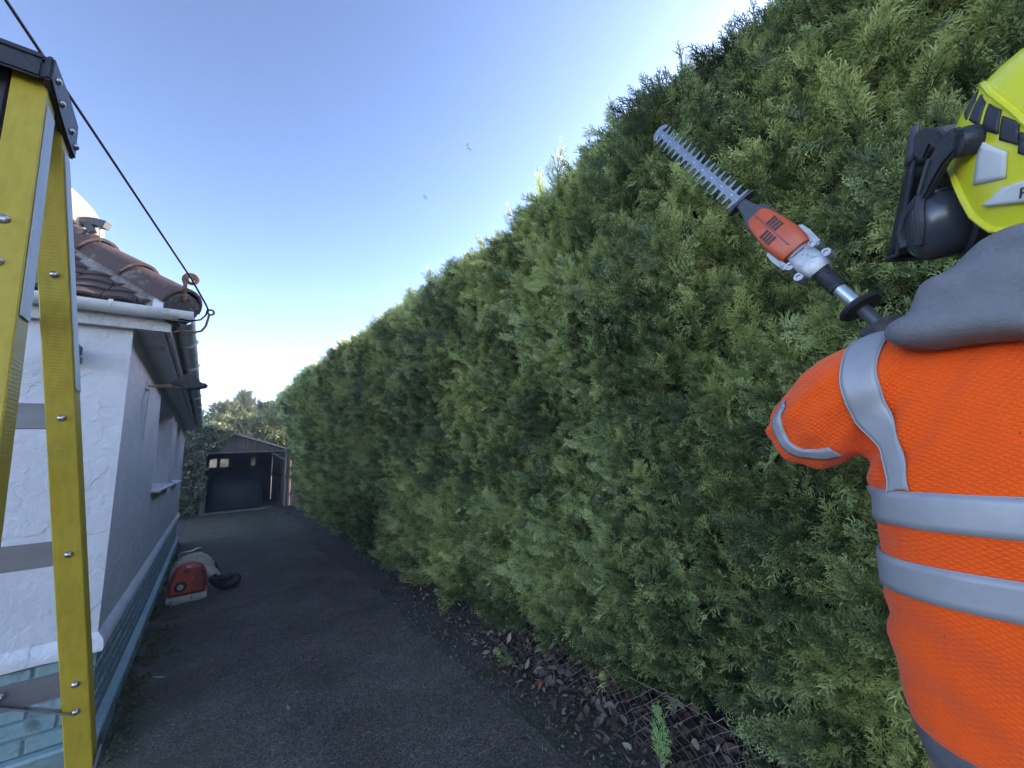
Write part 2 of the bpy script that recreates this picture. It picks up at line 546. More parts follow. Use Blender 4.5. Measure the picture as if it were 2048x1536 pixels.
M_WALL = render_material('white_render', (0.64, 0.64, 0.655), (0.56, 0.56, 0.57), (0.50, 0.49, 0.46))
M_BAND = render_material('band_render', (0.78, 0.78, 0.79), (0.62, 0.62, 0.62), (0.42, 0.41, 0.40))
M_TEAL = mat('teal_paint', (0.20, 0.31, 0.32), (0.26, 0.37, 0.375), rough=.55, scale=7, bump=.35, bscale=38, c3=(0.11, 0.155, 0.15), s3=9, t3=.62)
M_TEAL2 = mat('pale_teal_paint', (0.36, 0.50, 0.50), (0.27, 0.40, 0.40), rough=.55, scale=6, bump=.4, bscale=30, c3=(0.22, 0.28, 0.25), s3=7, t3=.64)
M_MORTAR = mat('teal_mortar', (0.15, 0.235, 0.24), (0.21, 0.30, 0.305), rough=.8, scale=20, bump=.5, bscale=60)
M_SKIRT = mat('skirting_paint', (0.21, 0.30, 0.29), (0.15, 0.20, 0.18), rough=.8, scale=5, bump=.6, bscale=30, c3=(0.06, 0.08, 0.05), s3=4, t3=.6)
M_SOFFIT = mat('grey_soffit', (0.70, 0.70, 0.71), (0.58, 0.58, 0.59), rough=.7, scale=6, bump=.2, bscale=40, c3=(0.26, 0.26, 0.26), s3=5, t3=.66)
M_FASCIA = mat('peeling_fascia', (0.60, 0.60, 0.60), (0.48, 0.48, 0.48), rough=.7, scale=10, bump=1.0, bscale=26, c3=(0.30, 0.29, 0.28), s3=11, t3=.64)
M_PVC = mat('white_plastic', (0.66, 0.68, 0.68), (0.55, 0.58, 0.57), rough=.35, scale=5, c3=(0.34, 0.35, 0.30), s3=6, t3=.64, stretch=(1, 1, 1))
M_PVCG = mat('grey_gutter', (0.66, 0.68, 0.68), (0.54, 0.56, 0.56), rough=.35, scale=5, c3=(0.24, 0.25, 0.23), s3=6, t3=.62)
M_TILE = mat('roof_tile', (0.060, 0.042, 0.038), (0.092, 0.064, 0.056), rough=.85, scale=9, bump=.5, bscale=50, c3=(0.20, 0.19, 0.16), s3=7, t3=.66)
M_HIP = mat('hip_tile', (0.080, 0.044, 0.038), (0.052, 0.038, 0.038), rough=.8, scale=5, bump=.35, bscale=45, c3=(0.26, 0.25, 0.21), s3=4, t3=.66)
M_MORT2 = mat('dark_mortar', (0.045, 0.042, 0.042), (0.10, 0.09, 0.085), rough=.95, scale=18, bump=1, bscale=30)
M_LMORT = mat('light_mortar', (0.28, 0.27, 0.25), (0.15, 0.14, 0.13), rough=.95, scale=18, bump=1, bscale=30)
M_GLASS = mat('dark_glass', (0.03, 0.035, 0.04), rough=.06, spec=.8)
M_WFRAME = mat('white_frame', (0.72, 0.73, 0.74), (0.64, 0.65, 0.66), rough=.4, scale=6)

WX, WY = -0.43, 3.38           # outer corner of the walls
YB = 11.5                      # back corner
ZE = 2.42                      # wall top
house = thing('bungalow', 'white rendered bungalow with teal brick plinth and tiled hip roof', 'house', (WX, WY, 0))
W = MB()
# front wall
W.box((-7.0, WY, .54), (WX, WY+.25, ZE))
wins = [(5.5, 7.55), (8.55, 9.75)]
y0 = WY+.25
for a, b in wins + [(YB, YB)]:
    W.box((WX-.25, y0, .54), (WX, a, ZE))
    y0 = b
for a, b in wins:
    W.box((WX-.25, a, .54), (WX, b, 1.30))
    W.box((WX-.25, a, 2.30), (WX, b, ZE))
W.box((-7.0, YB-.25, .54), (WX-.25, YB, ZE))
W.box((-7.0, WY+.25, .54), (-6.75, YB-.25, ZE))
wall = W.build('wall', M_WALL, house)
for a, b in wins:
    wd = MB()
    x = WX-.21
    for (q0, q1, z0, z1) in ((a, a+.06, 1.3, 2.3), (b-.06, b, 1.3, 2.3), (a+.06, b-.06, 1.3, 1.37), (a+.06, b-.06, 2.23, 2.3), ((a+b)/2-.03, (a+b)/2+.03, 1.37, 2.23)):
        wd.box((x, q0+.002, z0+.002), (x+.06, q1-.002, z1-.002))
    win = wd.build('window', M_WFRAME, house, bevel=.006)
    mid = (a+b)/2
    for (q0, q1) in ((a+.06, mid-.03), (mid+.03, b-.06)):
        MB().box((x+.02, q0, 1.37), (x+.03, q1, 2.23)).build('pane', M_GLASS, win)
    s = MB()
    s.prism([(WX-.148, 1.302), (WX+.07, 1.302), (WX+.075, 1.325), (WX+.07, 1.335), (WX-.148, 1.36)], -(b+.05), -(a-.05),
            Matrix(((1, 0, 0, 0), (0, 0, -1, 0), (0, 1, 0, 0), (0, 0, 0, 1))))
    s.build('sill', M_WFRAME, win, bevel=.006)
# projecting render band (bell cast)
prof = [(0.0, .635), (.028, .60), (.034, .555), (.030, .54), (0.0, .545)]
B = MB()
segs = []
r = []
rr = random.Random(3)
def band_ring(p, nrm):
    return [Vector((p[0]+nrm[0]*(o+.001), p[1]+nrm[1]*(o+.001), z + rr.uniform(-.005, .005))) for o, z in prof]
rings = [band_ring((-7.0 + k*.12, WY), (0, -1)) for k in range(int((WX+7)/.12)+1)]
rings.append(band_ring((WX, WY), (1, -1)))
rings += [band_ring((WX, WY + k*.15), (1, 0)) for k in range(1, int((YB-WY)/.15)+1)]
B.loft(rings, cap=True, closed=True)
B.build('render_band', M_BAND, house, smooth=True)
# plinth core, bricks in five courses
P = MB()
P.box((-7.0, WY+.006, .0), (WX-.006, WY+.25, .54))
P.box((WX-.25, WY+.25, .0), (WX-.006, YB, .54))
plinth = P.build('plinth', M_MORTAR, house)
CH = .0835
bricks = []
for v in range(4):
    b = MB(); h = CH-.012; L_ = .212
    b.box((0, -.004, 0), (L_, .05, h))
    me = b.mesh('brick', M_TEAL)
    bm = bmesh.new(); bm.from_mesh(me)
    bmesh.ops.bevel(bm, geom=bm.edges[:], offset=.006, segments=1, affect='EDGES')
    for q in bm.verts:
        q.co += Vector((rr.uniform(-.002, .002), rr.uniform(-.0025, .0015), rr.uniform(-.002, .002)))
    bm.to_mesh(me); bm.free()
    bricks.append(me)
def place(me, name, parent, M_, scale=None):
    o = bpy.data.objects.new(name, me); COL.objects.link(o); o.parent = parent
    o.matrix_parent_inverse = wm(parent).inverted()
    o.matrix_basis = M_
    return o
for c in range(5):
    z = .118 + c*CH + .006
    off = .1125*(c % 2)
    for k in range(15):                                   # front face, running left from the corner
        x = WX - .222 - k*.225 - off + (.0 if off == 0 else .0)
        if k == 0 and off:
            place(bricks[0], 'brick', plinth, Matrix.Translation((WX-.108, WY, z)) @ Matrix.Scale(.47, 4, (1, 0, 0)))
        place(bricks[rr.randrange(4)], 'brick', plinth, Matrix.Translation((x+.005, WY, z)))
    Rz = Matrix.Rotation(R_(90), 4, 'Z')
    for k in range(36):                                   # side face, running back
        y = WY + .005 + k*.225 + (0 if off else .1125)
        if k == 0 and not off:
            place(bricks[1], 'brick', plinth, Matrix.Translation((WX, WY+.005, z)) @ Rz @ Matrix.Scale(.47, 4, (1, 0, 0)))
        if y + .22 < YB:
            place(bricks[rr.randrange(4)], 'brick', plinth, Matrix.Translation((WX, y, z)) @ Rz)
# skirting: painted concrete upstand with a paler top edge
S = MB()
sk = lambda o, j: [(o, .0), (o+.055+j, .0), (o+.050+j, .100), (o+.042+j, .112)]
rings = []
def sk_ring(p, nrm, j):
    pr = [(.0, -.03), (.062+j, -.03), (.050+j, .098), (.044+j, .108), (0, .112)]
    return [Vector((p[0]+nrm[0]*o, p[1]+nrm[1]*o, z)) for o, z in pr]
rings = [sk_ring((-7.0 + k*.3, WY), (0, -1), rr.uniform(-.003, .003)) for k in range(int((WX+7)/.3)+1)]
rings.append(sk_ring((WX, WY), (1, -1), 0))
rings += [sk_ring((WX, WY+k*.3), (1, 0), rr.uniform(-.003, .003)) for k in range(1, int((YB-WY)/.3)+1)]
S.loft(rings)
skirt = S.build('skirting', M_SKIRT, house, smooth=True)
T = MB()
rings = []
def cap_ring(p, nrm):
    pr = [(0.004, .1125), (.053, .100), (.054, .108), (.046, .1165), (.004, .121)]
    return [Vector((p[0]+nrm[0]*o, p[1]+nrm[1]*o, z+rr.uniform(-.001, .001))) for o, z in pr]
rings = [cap_ring((-7.0 + k*.3, WY), (0, -1)) for k in range(int((WX+7)/.3)+1)]
rings.append(cap_ring((WX, WY), (1, -1)))
rings += [cap_ring((WX, WY+k*.3), (1, 0)) for k in range(1, int((YB-WY)/.3)+1)]
T.loft(rings)
T.build('skirting_top', M_TEAL2, skirt, smooth=True)

# eaves
EX, EY = -.245, 3.32           # fascia outer planes
eaves = MB()
eaves.box((-7.2, EY, ZE-.02), (EX, EY+.022, ZE+.13))
eaves.box((EX-.022, EY+.022, ZE-.02), (EX, YB+.1, ZE+.13))
fascia = eaves.build('fascia', M_FASCIA, house, bevel=.003)
soff = MB().box((-7.2, EY+.022, ZE+.006), (WX+.0, WY+.3, ZE+.03)).build('soffit', M_SOFFIT, house)
ys_ = [EY+.024, 4.35, 5.4, 6.45, 7.5, 8.55, 9.6, 10.6, YB+.1]
for k in range(len(ys_)-1):
    MB().box((WX-.02, ys_[k]+.002, ZE+.001-.001*(k % 2)), (EX-.024, ys_[k+1]-.003, ZE+.005)).build('soffit_board', M_SOFFIT, soff)
MB().bar((EX-.045, EY+.05, ZE-.012), (EX-.045, YB, ZE-.012), .02, .02).build('soffit_trim', M_SOFFIT, soff)

def gutter(name, pts, mats, parent, r=.056):
    """half-round open channel with thickness, along straight runs"""
    g = MB()
    ring = []
    n = 10
    outer = [(math.cos(math.pi + math.pi*k/n)*r, math.sin(math.pi + math.pi*k/n)*r) for k in range(n+1)]
    inner = [(x*.94, y*.94+.0) for x, y in reversed(outer)]
    prof = outer + inner
    rings = []
    for p, sx in pts:
        rings.append([Vector((p[0]+sx[0]*o, p[1]+sx[1]*o, p[2]+z)) for o, z in prof])
    g.loft(rings)
    return g.build(name, mats, parent, smooth=True)
GZ = ZE+.115
gx, gy = EX+.062, EY-.062
gut = gutter('gutter', [((-7.2, gy, GZ+.0), (0, -1)), ((gx+.05, gy, GZ-.012), (0, -1))], M_PVC, house)
gut2 = gutter('gutter', [((gx, gy+.062, GZ-.018), (1, 0)), ((gx, YB+.1, GZ-.02), (1, 0))], M_PVCG, house)
def bracket(parent, p, axis, m):
    b = MB()
    n = 10
    pts = []
    for k in range(n+1):
        a = math.pi + math.pi*k/n
        o = math.cos(a)*.059; z = math.sin(a)*.059
        pts.append(Vector((p[0]+(o if axis == 'x' else 0), p[1]+(o if axis == 'y' else 0), p[2]+z)))
    b.tube(pts, .011, n=4, flat=.4)
    b.build('bracket', m, parent)
for x in (-.52, -.30, -1.2, -1.9):
    bracket(gut, (x, gy, GZ-.002), 'y', M_PVC)
for y in (3.9, 4.8, 5.8, 6.8, 7.8, 8.8, 9.8, 10.8):
    bracket(gut2, (gx, y, GZ-.02), 'x', M_PVC)
u = MB(); u.tube([(-.335, gy, GZ-.004), (-.285, gy, GZ-.004)], .064, n=16)
u.build('union_joint', M_PVC, gut, smooth=True)

# hip roof
PT = math.tan(R_(42))
z0 = ZE+.14
def rz(d): return z0 + d*PT
rx, ry = EX+.03, EY-.03       # eave lines
D = 3.45
roof_m = MB()
A0 = Vector((rx, ry, z0)); 
verts = [(rx, ry, z0), (-7.2, ry, z0), (rx, YB+.15, z0), (-7.2, YB+.15, z0),
         (rx-D, ry+D, rz(D)), (rx-D, YB+.15-D, rz(D))]
vb = [(x, y, z-.05) for x, y, z in verts]
roof_m.add([Vector(v) for v in verts + vb],
           [(0, 1, 4), (0, 4, 5, 2), (1, 3, 5, 4), (3, 2, 5), (6, 10, 7), (6, 8, 11, 10), (7, 10, 11, 9), (9, 11, 8), (0, 6, 7, 1), (0, 2, 8, 6), (2, 3, 9, 8), (1, 7, 9, 3)])
roof = roof_m.build('roof', M_TILE, house)
cs, sn = math.cos(R_(42)), math.sin(R_(42))
tm = []
for v in range(3):
    t = MB()
    # slightly arched plain tile: x width, y up the slope
    nx = 5
    rings = []
    for k in range(nx):
        x = -.078 + .156*k/(nx-1)
        zc = .012*(1-((k-(nx-1)/2)/((nx-1)/2))**2)
        rings.append([Vector((x, -.005, zc+.006)), Vector((x, .17, zc*.7-.008)), Vector((x, .17, zc*.7-.022)), Vector((x, -.005, zc-.012))])
    t.loft(rings)
    me = t.mesh('roof_tile', M_TILE)
    tm.append(me)
Rt = Matrix.Rotation(R_(42-3.5), 4, 'X')
row = 0
g = .105
while row < 13:
    d = row*g - .02
    y = ry + d*cs; z = z0 + d*sn + .022
    lim = rx - max(0, d*cs) - .09
    k = 0
    x = lim - .03 - (.08 if row % 2 else 0)
    while x > -2.0:
        place(tm[rr.randrange(3)], 'roof_tile', roof, Matrix.Translation((x, y, z)) @ Rt @ Matrix.Rotation(R_(rr.uniform(-1.5, 1.5)), 4, 'Z'))
        x -= .162
        k += 1
    row += 1
# hip tiles: overlapping half rounds on a mortar bed
hd = Vector((-1, 1, PT)).normalized()
side = hd.cross(Vector((0, 0, 1))).normalized(); upv = side.cross(hd).normalized()
def hip_pt(s): return Vector((rx+.02, ry-.02, z0-.02)) + hd*s
bed = MB()
rings = []
for k in range(40):
    s = .03 + k*.12
    c = hip_pt(s)
    w = .125 + rr.uniform(-.02, .02)
    rings.append([c + side*(-w) + upv*(-.06), c + side*(-w*.7) + upv*(.05+rr.uniform(-.015, .01)), c + upv*.07, c + side*w*.7 + upv*.05, c + side*w + upv*(-.06)])
bed.loft(rings, closed=True)
bed.build('mortar_bed', M_LMORT, roof)
for k in range(11):
    s0 = .02 + k*.42
    h = MB()
    rings = []
    n = 12
    for (s, ra) in ((s0, .132), (s0+.47, .112)):
        c = hip_pt(s) + upv*(.012 if s == s0 else .0)
        o = [c + side*math.cos(math.pi*j/n)*ra*1.0 + upv*(math.sin(math.pi*j/n)*ra*1.05+.0) for j in range(n+1)]
        i_ = [c + side*math.cos(math.pi*j/n)*(ra-.016) + upv*(math.sin(math.pi*j/n)*(ra-.016)*1.05) for j in range(n, -1, -1)]
        rings.append(o + i_)
    h.loft(rings)
    h.build('hip_tile', M_HIP, roof, smooth=True)
e = MB()
pts = []
for ring_s, ra in ((.0, .07), (.008, .112), (.06, .115)):
    c = hip_pt(ring_s)
    pts.append([c + side*math.cos(2*math.pi*j/16)*ra + upv*(math.sin(2*math.pi*j/16)*ra) for j in range(16)])
e.loft(pts)
e.build('mortar_plug', M_MORT2, roof, smooth=True)

# ------------------------------------------------------------------ foliage pieces
def ribbon(V, F, T, p, q, w0, w1, nrm, t0, t1):
    """thin tapered quad from p to q in the plane normal to nrm"""
    d = q-p
    s = np.cross(d, nrm); l = np.linalg.norm(s)
    if l < 1e-9: return
    s = s/l
    o = len(V)
    V += [p - s*w0, p + s*w0, q + s*w1, q - s*w1]
    F.append((o, o+1, o+2, o+3)); T += [t0, t0, t1, t1]

def spray(V, F, T, base, axis, nrm, L, r, dens=1.0, curl=.25):
    """one flat cypress spray: stem, alternate side branchlets, scale-leaf tips"""
    axis = axis/np.linalg.norm(axis)
    nrm = nrm - axis*np.dot(nrm, axis); nrm /= np.linalg.norm(nrm)
    side = np.cross(nrm, axis)
    n = max(4, int(L/.025*dens))
    bend = r.uniform(-.1, 1)*curl
    W = .0027
    def pt(t):
        return base + axis*(L*t) - nrm*(bend*L*t*t)
    prev = pt(0)
    for i in range(n):
        t = (i+1)/n
        c = pt(t)
        ribbon(V, F, T, prev, c, W, W*.9, nrm, .1, .2+t*.5)
        prev = c
        for sg in (-1, 1):
            if r.random() < .1: continue
            tb = t - .5/n*(sg < 0)
            bl = L*.50*(1.04-tb)*(.6+.4*min(1, tb*4))*r.uniform(.7, 1.2) + .012
            p0 = pt(tb)
            ang = r.uniform(.50, .80)
            bd = axis*math.cos(ang) + side*sg*math.sin(ang) + nrm*r.uniform(-.30, .2)
            bd /= np.linalg.norm(bd)
            bs = np.cross(nrm, bd)
            m = max(1, int(round(bl/.023)))
            q0 = p0
            for j in range(m):
                u = (j+1)/m
                q1 = p0 + bd*bl*u + axis*(bl*.12*u*u) - nrm*(bl*.25*u*u*curl*2)
                tn = nrm*.85 + bs*r.uniform(-.5, .5)
                ribbon(V, F, T, q0, q1, W, W*(.95 if j < m-1 else .55), tn, .2+.4*t, .3+.45*t+.2*u)
                sl = .027*(1.2-u*.7)*r.uniform(.7, 1.3)
                for s2 in (-1, 1):
                    if r.random() < .15: continue
                    td = bd*.80 + bs*s2*.58 + nrm*r.uniform(-.3, .25)
                    td /= np.linalg.norm(td)
                    b0 = q0 + (q1-q0)*(.35 if s2 < 0 else .85)
                    ribbon(V, F, T, b0, b0+td*sl, W*.95, W*.5, nrm*.85+bs*r.uniform(-.5, .5), .3+.4*t, .6+.5*t)
                q0 = q1

def shoot(seed, L, n, spread, slen, dens):
    """leafy shoot standing along +Z made of sprays"""
    r = np.random.default_rng(seed)
    V = []; F = []; T = []
    lean = np.array([r.uniform(-.12, .12), r.uniform(-.12, .12), 0])
    def stem(t): return np.array([0, 0, L*t]) + lean*L*t*t
    k = 5
    for i in range(k):
        ribbon(V, F, T, stem(i/k), stem((i+1)/k), .003*(1-.15*i), .003*(.85-.15*i), np.array([1., 0, 0]), -.5, -.4)
        ribbon(V, F, T, stem(i/k), stem((i+1)/k), .003*(1-.15*i), .003*(.85-.15*i), np.array([0, 1., 0]), -.5, -.4)
    az = r.uniform(0, 6.28)
    for i in range(n):
        t = .12 + .86*(i/(n-1))
        az = (i % 2)*math.pi + r.normal(0, .38)
        el = spread*(1.0-.55*t)*r.uniform(.8, 1.2)
        ax = np.array([math.cos(az)*math.sin(el), math.sin(az)*math.sin(el), math.cos(el)])
        nr = np.array([-math.cos(az)*math.cos(el), -math.sin(az)*math.cos(el), math.sin(el)])
        nr = np.array([r.normal(0, .3), -1.0, r.normal(0, .25)])
        spray(V, F, T, stem(t), ax, -nr, slen*(1.15-.5*t)*r.uniform(.8, 1.15), r, dens, curl=.3)
    spray(V, F, T, stem(1.0)*.97, np.array([lean[0], lean[1], 1.0]), np.array([math.cos(az), math.sin(az), 0]), slen*.75, r, dens, curl=.1)
    return np.array(V), np.array(F), np.array(T)

M_CYP = leaf_mat('cypress_leaf', (0.022, 0.036, 0.015), (0.128, 0.182, 0.066), (0.46, 0.53, 0.21), rough=.40, trans=.2, spec=.5, rndw=.12, warm=.32)
SH = [shoot(40+v, .20, 8, 1.0, .15, 1.0) for v in range(7)] + [shoot(90+v, .34, 13, .72, .155, 1.0) for v in range(3)]

def rot_from(D, roll):
    D = D/np.linalg.norm(D)
    ref = np.array([0, 0, 1.]) if abs(D[2]) < .95 else np.array([1., 0, 0])
    X = np.cross(ref, D); X /= np.linalg.norm(X); Y = np.cross(D, X)
    c, s_ = math.cos(roll), math.sin(roll)
    return np.stack([X*c+Y*s_, Y*c-X*s_, D], 1)

def foliage_patch(seed, w, h, n, up, out, jit, plume, depth, name='cypress_patch'):
    """ragged piece of hedge skin: local x along the hedge, y up, z outwards"""
    r = np.random.default_rng(seed)
    VV = []; FF = []; TT = []; o = 0
    cx = r.normal(0, .35)
    for k in range(n):
        x = r.uniform(-w, w)*.5; y = r.uniform(-h, h)*.5
        if vnoise(np.array([x*7+seed*3]), np.array([y*6]), 77)[0] < .33 and r.random() < .85: continue
        zz = -r.random()**1.5*depth + (vnoise(np.array([x*5+seed]), np.array([y*4]), 78)[0]-.5)*.10
        D = np.array([cx*.6 + r.normal(0, jit), up*r.uniform(.3, 1.3) + r.normal(0, jit*.6), out + r.normal(0, jit*.5)])
        pl = r.random() < plume
        V, F, T = SH[r.integers(7, 10) if pl else r.integers(0, 7)]
        sc = r.uniform(.65, 1.3)*(.85 if pl else 1)
        M_ = rot_from(D, r.normal(0, .85) + (math.pi if r.random() < .5 else 0))
        VV.append((V*sc) @ M_.T + np.array([x, y, zz-.12])); FF.append(F+o); TT.append(T + r.normal(0, .27) + (.22 if pl else 0)); o += len(V)
    return raw_mesh(name, np.concatenate(VV), np.concatenate(FF), M_CYP, {'tip': np.concatenate(TT)})
face_patches = [foliage_patch(200+k, .56, .56, 34, .62, .85, .50, .08, .26) for k in range(5)]
top_patches = [foliage_patch(300+k, .5, .5, 42, .15, 1.0, .40, .22, .10) for k in range(2)]
cyp = [raw_mesh('cypress_shoot', V, F, M_CYP, {'tip': T}) for V, F, T in (SH[0], SH[3], SH[7], SH[8], SH[9])]

# ------------------------------------------------------------------ cypress hedge
def h_base(y): return np.interp(y, [-4, 3.4, 5, 8, 12, 17], [1.94, 1.92, 2.00, 2.19, 2.50, 2.92])
def h_top(y): return np.interp(y, [-4, 0, 1.2, 2, 3.6, 5, 8, 17], [3.50, 3.48, 3.52, 3.42, 3.32, 3.46, 3.66, 4.05]) + (vnoise(np.asarray(y)*.9, np.asarray(y)*0, 21)-.5)*.12
def h_lean(y): return np.interp(y, [-4, 4, 8, 17], [.0, .02, .14, .74])
YH0, YH1 = -3.0, 16.75
RC = .30                     # rounded shoulder of the trimmed top
def hedge_surface(y, s):
    """s: 0 foot .. 1 shoulder start .. 2 top of shoulder .. 3 far side of the flat top"""
    zt = h_top(y); b = h_base(y); ln = h_lean(y)
    z0f = np.interp(y, [-4, 2.2, 3.0, 17], [.19, .175, .165, .15]); zf = z0f + s*(zt-RC-z0f)
    a = np.clip(s-1, 0, 1)*math.pi/2
    X1 = b - ln
    x = np.where(s <= 1, b - ln*np.clip(s, 0, 1)**1.3, np.where(s <= 2, X1 + RC*(1-np.cos(a)), X1 + RC + (s-2)*1.2))
    z = np.where(s <= 1, zf, zt - RC + RC*np.sin(a))
    nx = np.where(s <= 1, -1.0, np.where(s <= 2, -np.cos(a), 0)); nz = np.where(s <= 1, 0.0, np.where(s <= 2, np.sin(a), 1.0))
    # foot is trimmed back a little and bulges at mid height
    x = x + np.where(s < .12, (.12-s)*.9, 0)
    lump = (vnoise(y*1.9, z*1.1, 31)-.5)*.15 + (vnoise(y*5.2, z*3.6, 32)-.5)*.10
    x = x + nx*lump; z = z + nz*lump
    return x, z, nx, nz, lump

def hedge_points(n, y0, y1, s0, s1, inset, r):
    y = r.uniform(y0, y1, n); s = r.uniform(s0, s1, n)
    x, z, nx, nz, lump = hedge_surface(y, s)
    return np.stack([x - nx*inset, y, z - nz*inset], 1), nx, nz, s, lump

r = np.random.default_rng(5)
PP = []; EE = []; SS = []; II = []
def mat_euler(X, Y, Z):
    b = np.arcsin(np.clip(-X[:, 2], -1, 1)); a = np.arctan2(Y[:, 2], Z[:, 2]); g = np.arctan2(X[:, 1], X[:, 0])
    return np.stack([a, b, g], 1)
def add_patches(y0, y1, s_list, step, size, inset, idx, tilt=.12):
    ys = np.arange(y0, y1, step)
    Yg, Sg = np.meshgrid(ys, s_list, indexing='ij')
    y = Yg.ravel() + r.uniform(-.45, .45, Yg.size)*step
    s = np.clip(Sg.ravel() + r.uniform(-.4, .4, Yg.size)*(s_list[1]-s_list[0]), 0, 3)
    x, z, nx, nz, lump = hedge_surface(y, s)
    m = len(y)
    Zd = np.stack([nx, np.zeros(m), nz], 1) + r.normal(0, tilt, (m, 3))
    Zd /= np.linalg.norm(Zd, axis=1, keepdims=True)
    up = np.stack([np.where(np.abs(nz) > .7, 1.0, 0.0)*1.0, r.normal(0, .22, m), np.where(np.abs(nz) > .7, 0, 1.0)], 1)
    Xd = np.cross(up, Zd); Xd /= np.linalg.norm(Xd, axis=1, keepdims=True)
    Yd = np.cross(Zd, Xd)
    PP.append(np.stack([x-nx*inset, y, z-nz*inset], 1)); EE.append(mat_euler(Xd, Yd, Zd))
    SS.append(size*r.uniform(.85, 1.15, m)); II.append(idx[0] + r.integers(0, idx[1], m))
for (a, b, step, size) in ((-1.0, 3.2, .235, .70), (3.2, 7.0, .30, .90), (7.0, 12.0, .38, 1.1), (12.0, YH1, .44, 1.25), (YH0, -1.0, .46, 1.35)):
    add_patches(a, b, np.arange(.05, 1.06, step/3.1), step, size, 0.0, (0, 5))
    add_patches(a, b, np.array([1.25, 1.6, 1.95]), step, size, .0, (5, 2))
    add_patches(a, b, np.arange(2.2, 3.0, .28), step, size, .0, (5, 2))
# wild leaders standing above the cut, and odd long shoots out of the face
ny = 110
y = r.uniform(YH0, YH1, ny)
x, z, nx, nz, l = hedge_surface(y, r.uniform(1.2, 2.3, ny))
D = np.stack([r.normal(-.25, .3, ny), r.normal(.1, .35, ny), np.ones(ny)], 1)
PP.append(np.stack([x, y, z-.08], 1)); EE.append(dir_euler(D, r.uniform(0, 6, ny))); SS.append(r.uniform(.7, 1.2, ny)); II.append(r.integers(9, 12, ny))
ny = 300
y = r.uniform(-1, 10, ny)**1.0
x, z, nx, nz, l = hedge_surface(y, r.uniform(0.1, 1.1, ny))
D = np.stack([r.normal(-.55, .25, ny), r.normal(.2, .45, ny), r.normal(.75, .35, ny)], 1)
PP.append(np.stack([x+.04, y, z], 1)); EE.append(dir_euler(D, r.uniform(0, 6, ny))); SS.append(r.uniform(.4, .75, ny)); II.append(r.integers(9, 12, ny))

hedge = thing('hedge', 'tall dense green cypress hedge along the right side of the driveway', 'hedge', (2.5, 6.9, 0))
scatter('foliage', face_patches + top_patches + cyp, np.concatenate(PP), np.concatenate(EE), np.concatenate(SS), np.concatenate(II), hedge)

# dark twig-brown core, a solid mass added so light cannot leak through
M_INNER = mat('twig_core', (0.012, 0.010, 0.006), (0.030, 0.022, 0.013), rough=.95, scale=24, bump=1, bscale=40)
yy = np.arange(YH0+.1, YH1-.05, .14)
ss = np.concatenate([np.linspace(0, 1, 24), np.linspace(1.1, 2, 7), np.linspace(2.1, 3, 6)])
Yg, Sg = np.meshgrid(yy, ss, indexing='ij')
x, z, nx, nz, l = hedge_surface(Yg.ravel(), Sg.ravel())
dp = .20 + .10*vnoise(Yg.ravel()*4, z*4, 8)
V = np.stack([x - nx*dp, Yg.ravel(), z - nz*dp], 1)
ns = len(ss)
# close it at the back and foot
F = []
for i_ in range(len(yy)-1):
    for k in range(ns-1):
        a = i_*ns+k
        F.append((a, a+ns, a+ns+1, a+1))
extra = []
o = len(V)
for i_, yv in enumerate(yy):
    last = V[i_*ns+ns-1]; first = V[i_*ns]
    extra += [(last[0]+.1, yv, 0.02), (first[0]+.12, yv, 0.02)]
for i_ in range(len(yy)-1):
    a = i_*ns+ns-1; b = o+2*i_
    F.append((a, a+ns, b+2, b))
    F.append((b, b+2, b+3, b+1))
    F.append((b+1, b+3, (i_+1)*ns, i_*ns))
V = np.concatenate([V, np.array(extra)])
link('inner_core', raw_mesh('inner_core', V, np.array(F), M_INNER, smooth=True), hedge)
# end caps of the mass are leafy too: trunks at the foot
M_BARK = mat('bark', (0.10, 0.065, 0.045), (0.05, 0.035, 0.028), rough=.95, scale=20, bump=1, bscale=30, stretch=(1, 1, .2))
yk = YH0+.3
while yk < YH1:
    t = MB()
    bx = float(h_base(yk)) + .42 + rr.uniform(-.05, .08)
    pts = [(bx + rr.uniform(-.03, .03), yk + rr.uniform(-.03, .03), zz) for zz in (-.05, .2, .5, 1.0)]
    t.tube(pts, [.075, .06, .055, .05], n=8)
    t.build('trunk', M_BARK, hedge, smooth=True)
    yk += .62 + rr.uniform(-.08, .1)

# far end of the hedge, leafy as well
r = np.random.default_rng(15)
n = 650
ye = r.uniform(YH1-.12, YH1+.02, n); xe = r.uniform(0, 1.4, n); ze = r.uniform(.15, 4.0, n)
Xe = np.interp(ze, [0, 4.1], [h_base(YH1), h_base(YH1)-h_lean(YH1)]) + xe
D = np.stack([r.normal(-.3, .4, n), r.normal(.6, .3, n), r.uniform(.1, 1, n)], 1)
scatter('foliage', cyp, np.stack([Xe, ye, ze], 1), dir_euler(D, r.uniform(0, 6.28, n)), r.uniform(.9, 1.4, n), r.integers(0, 5, n), hedge)

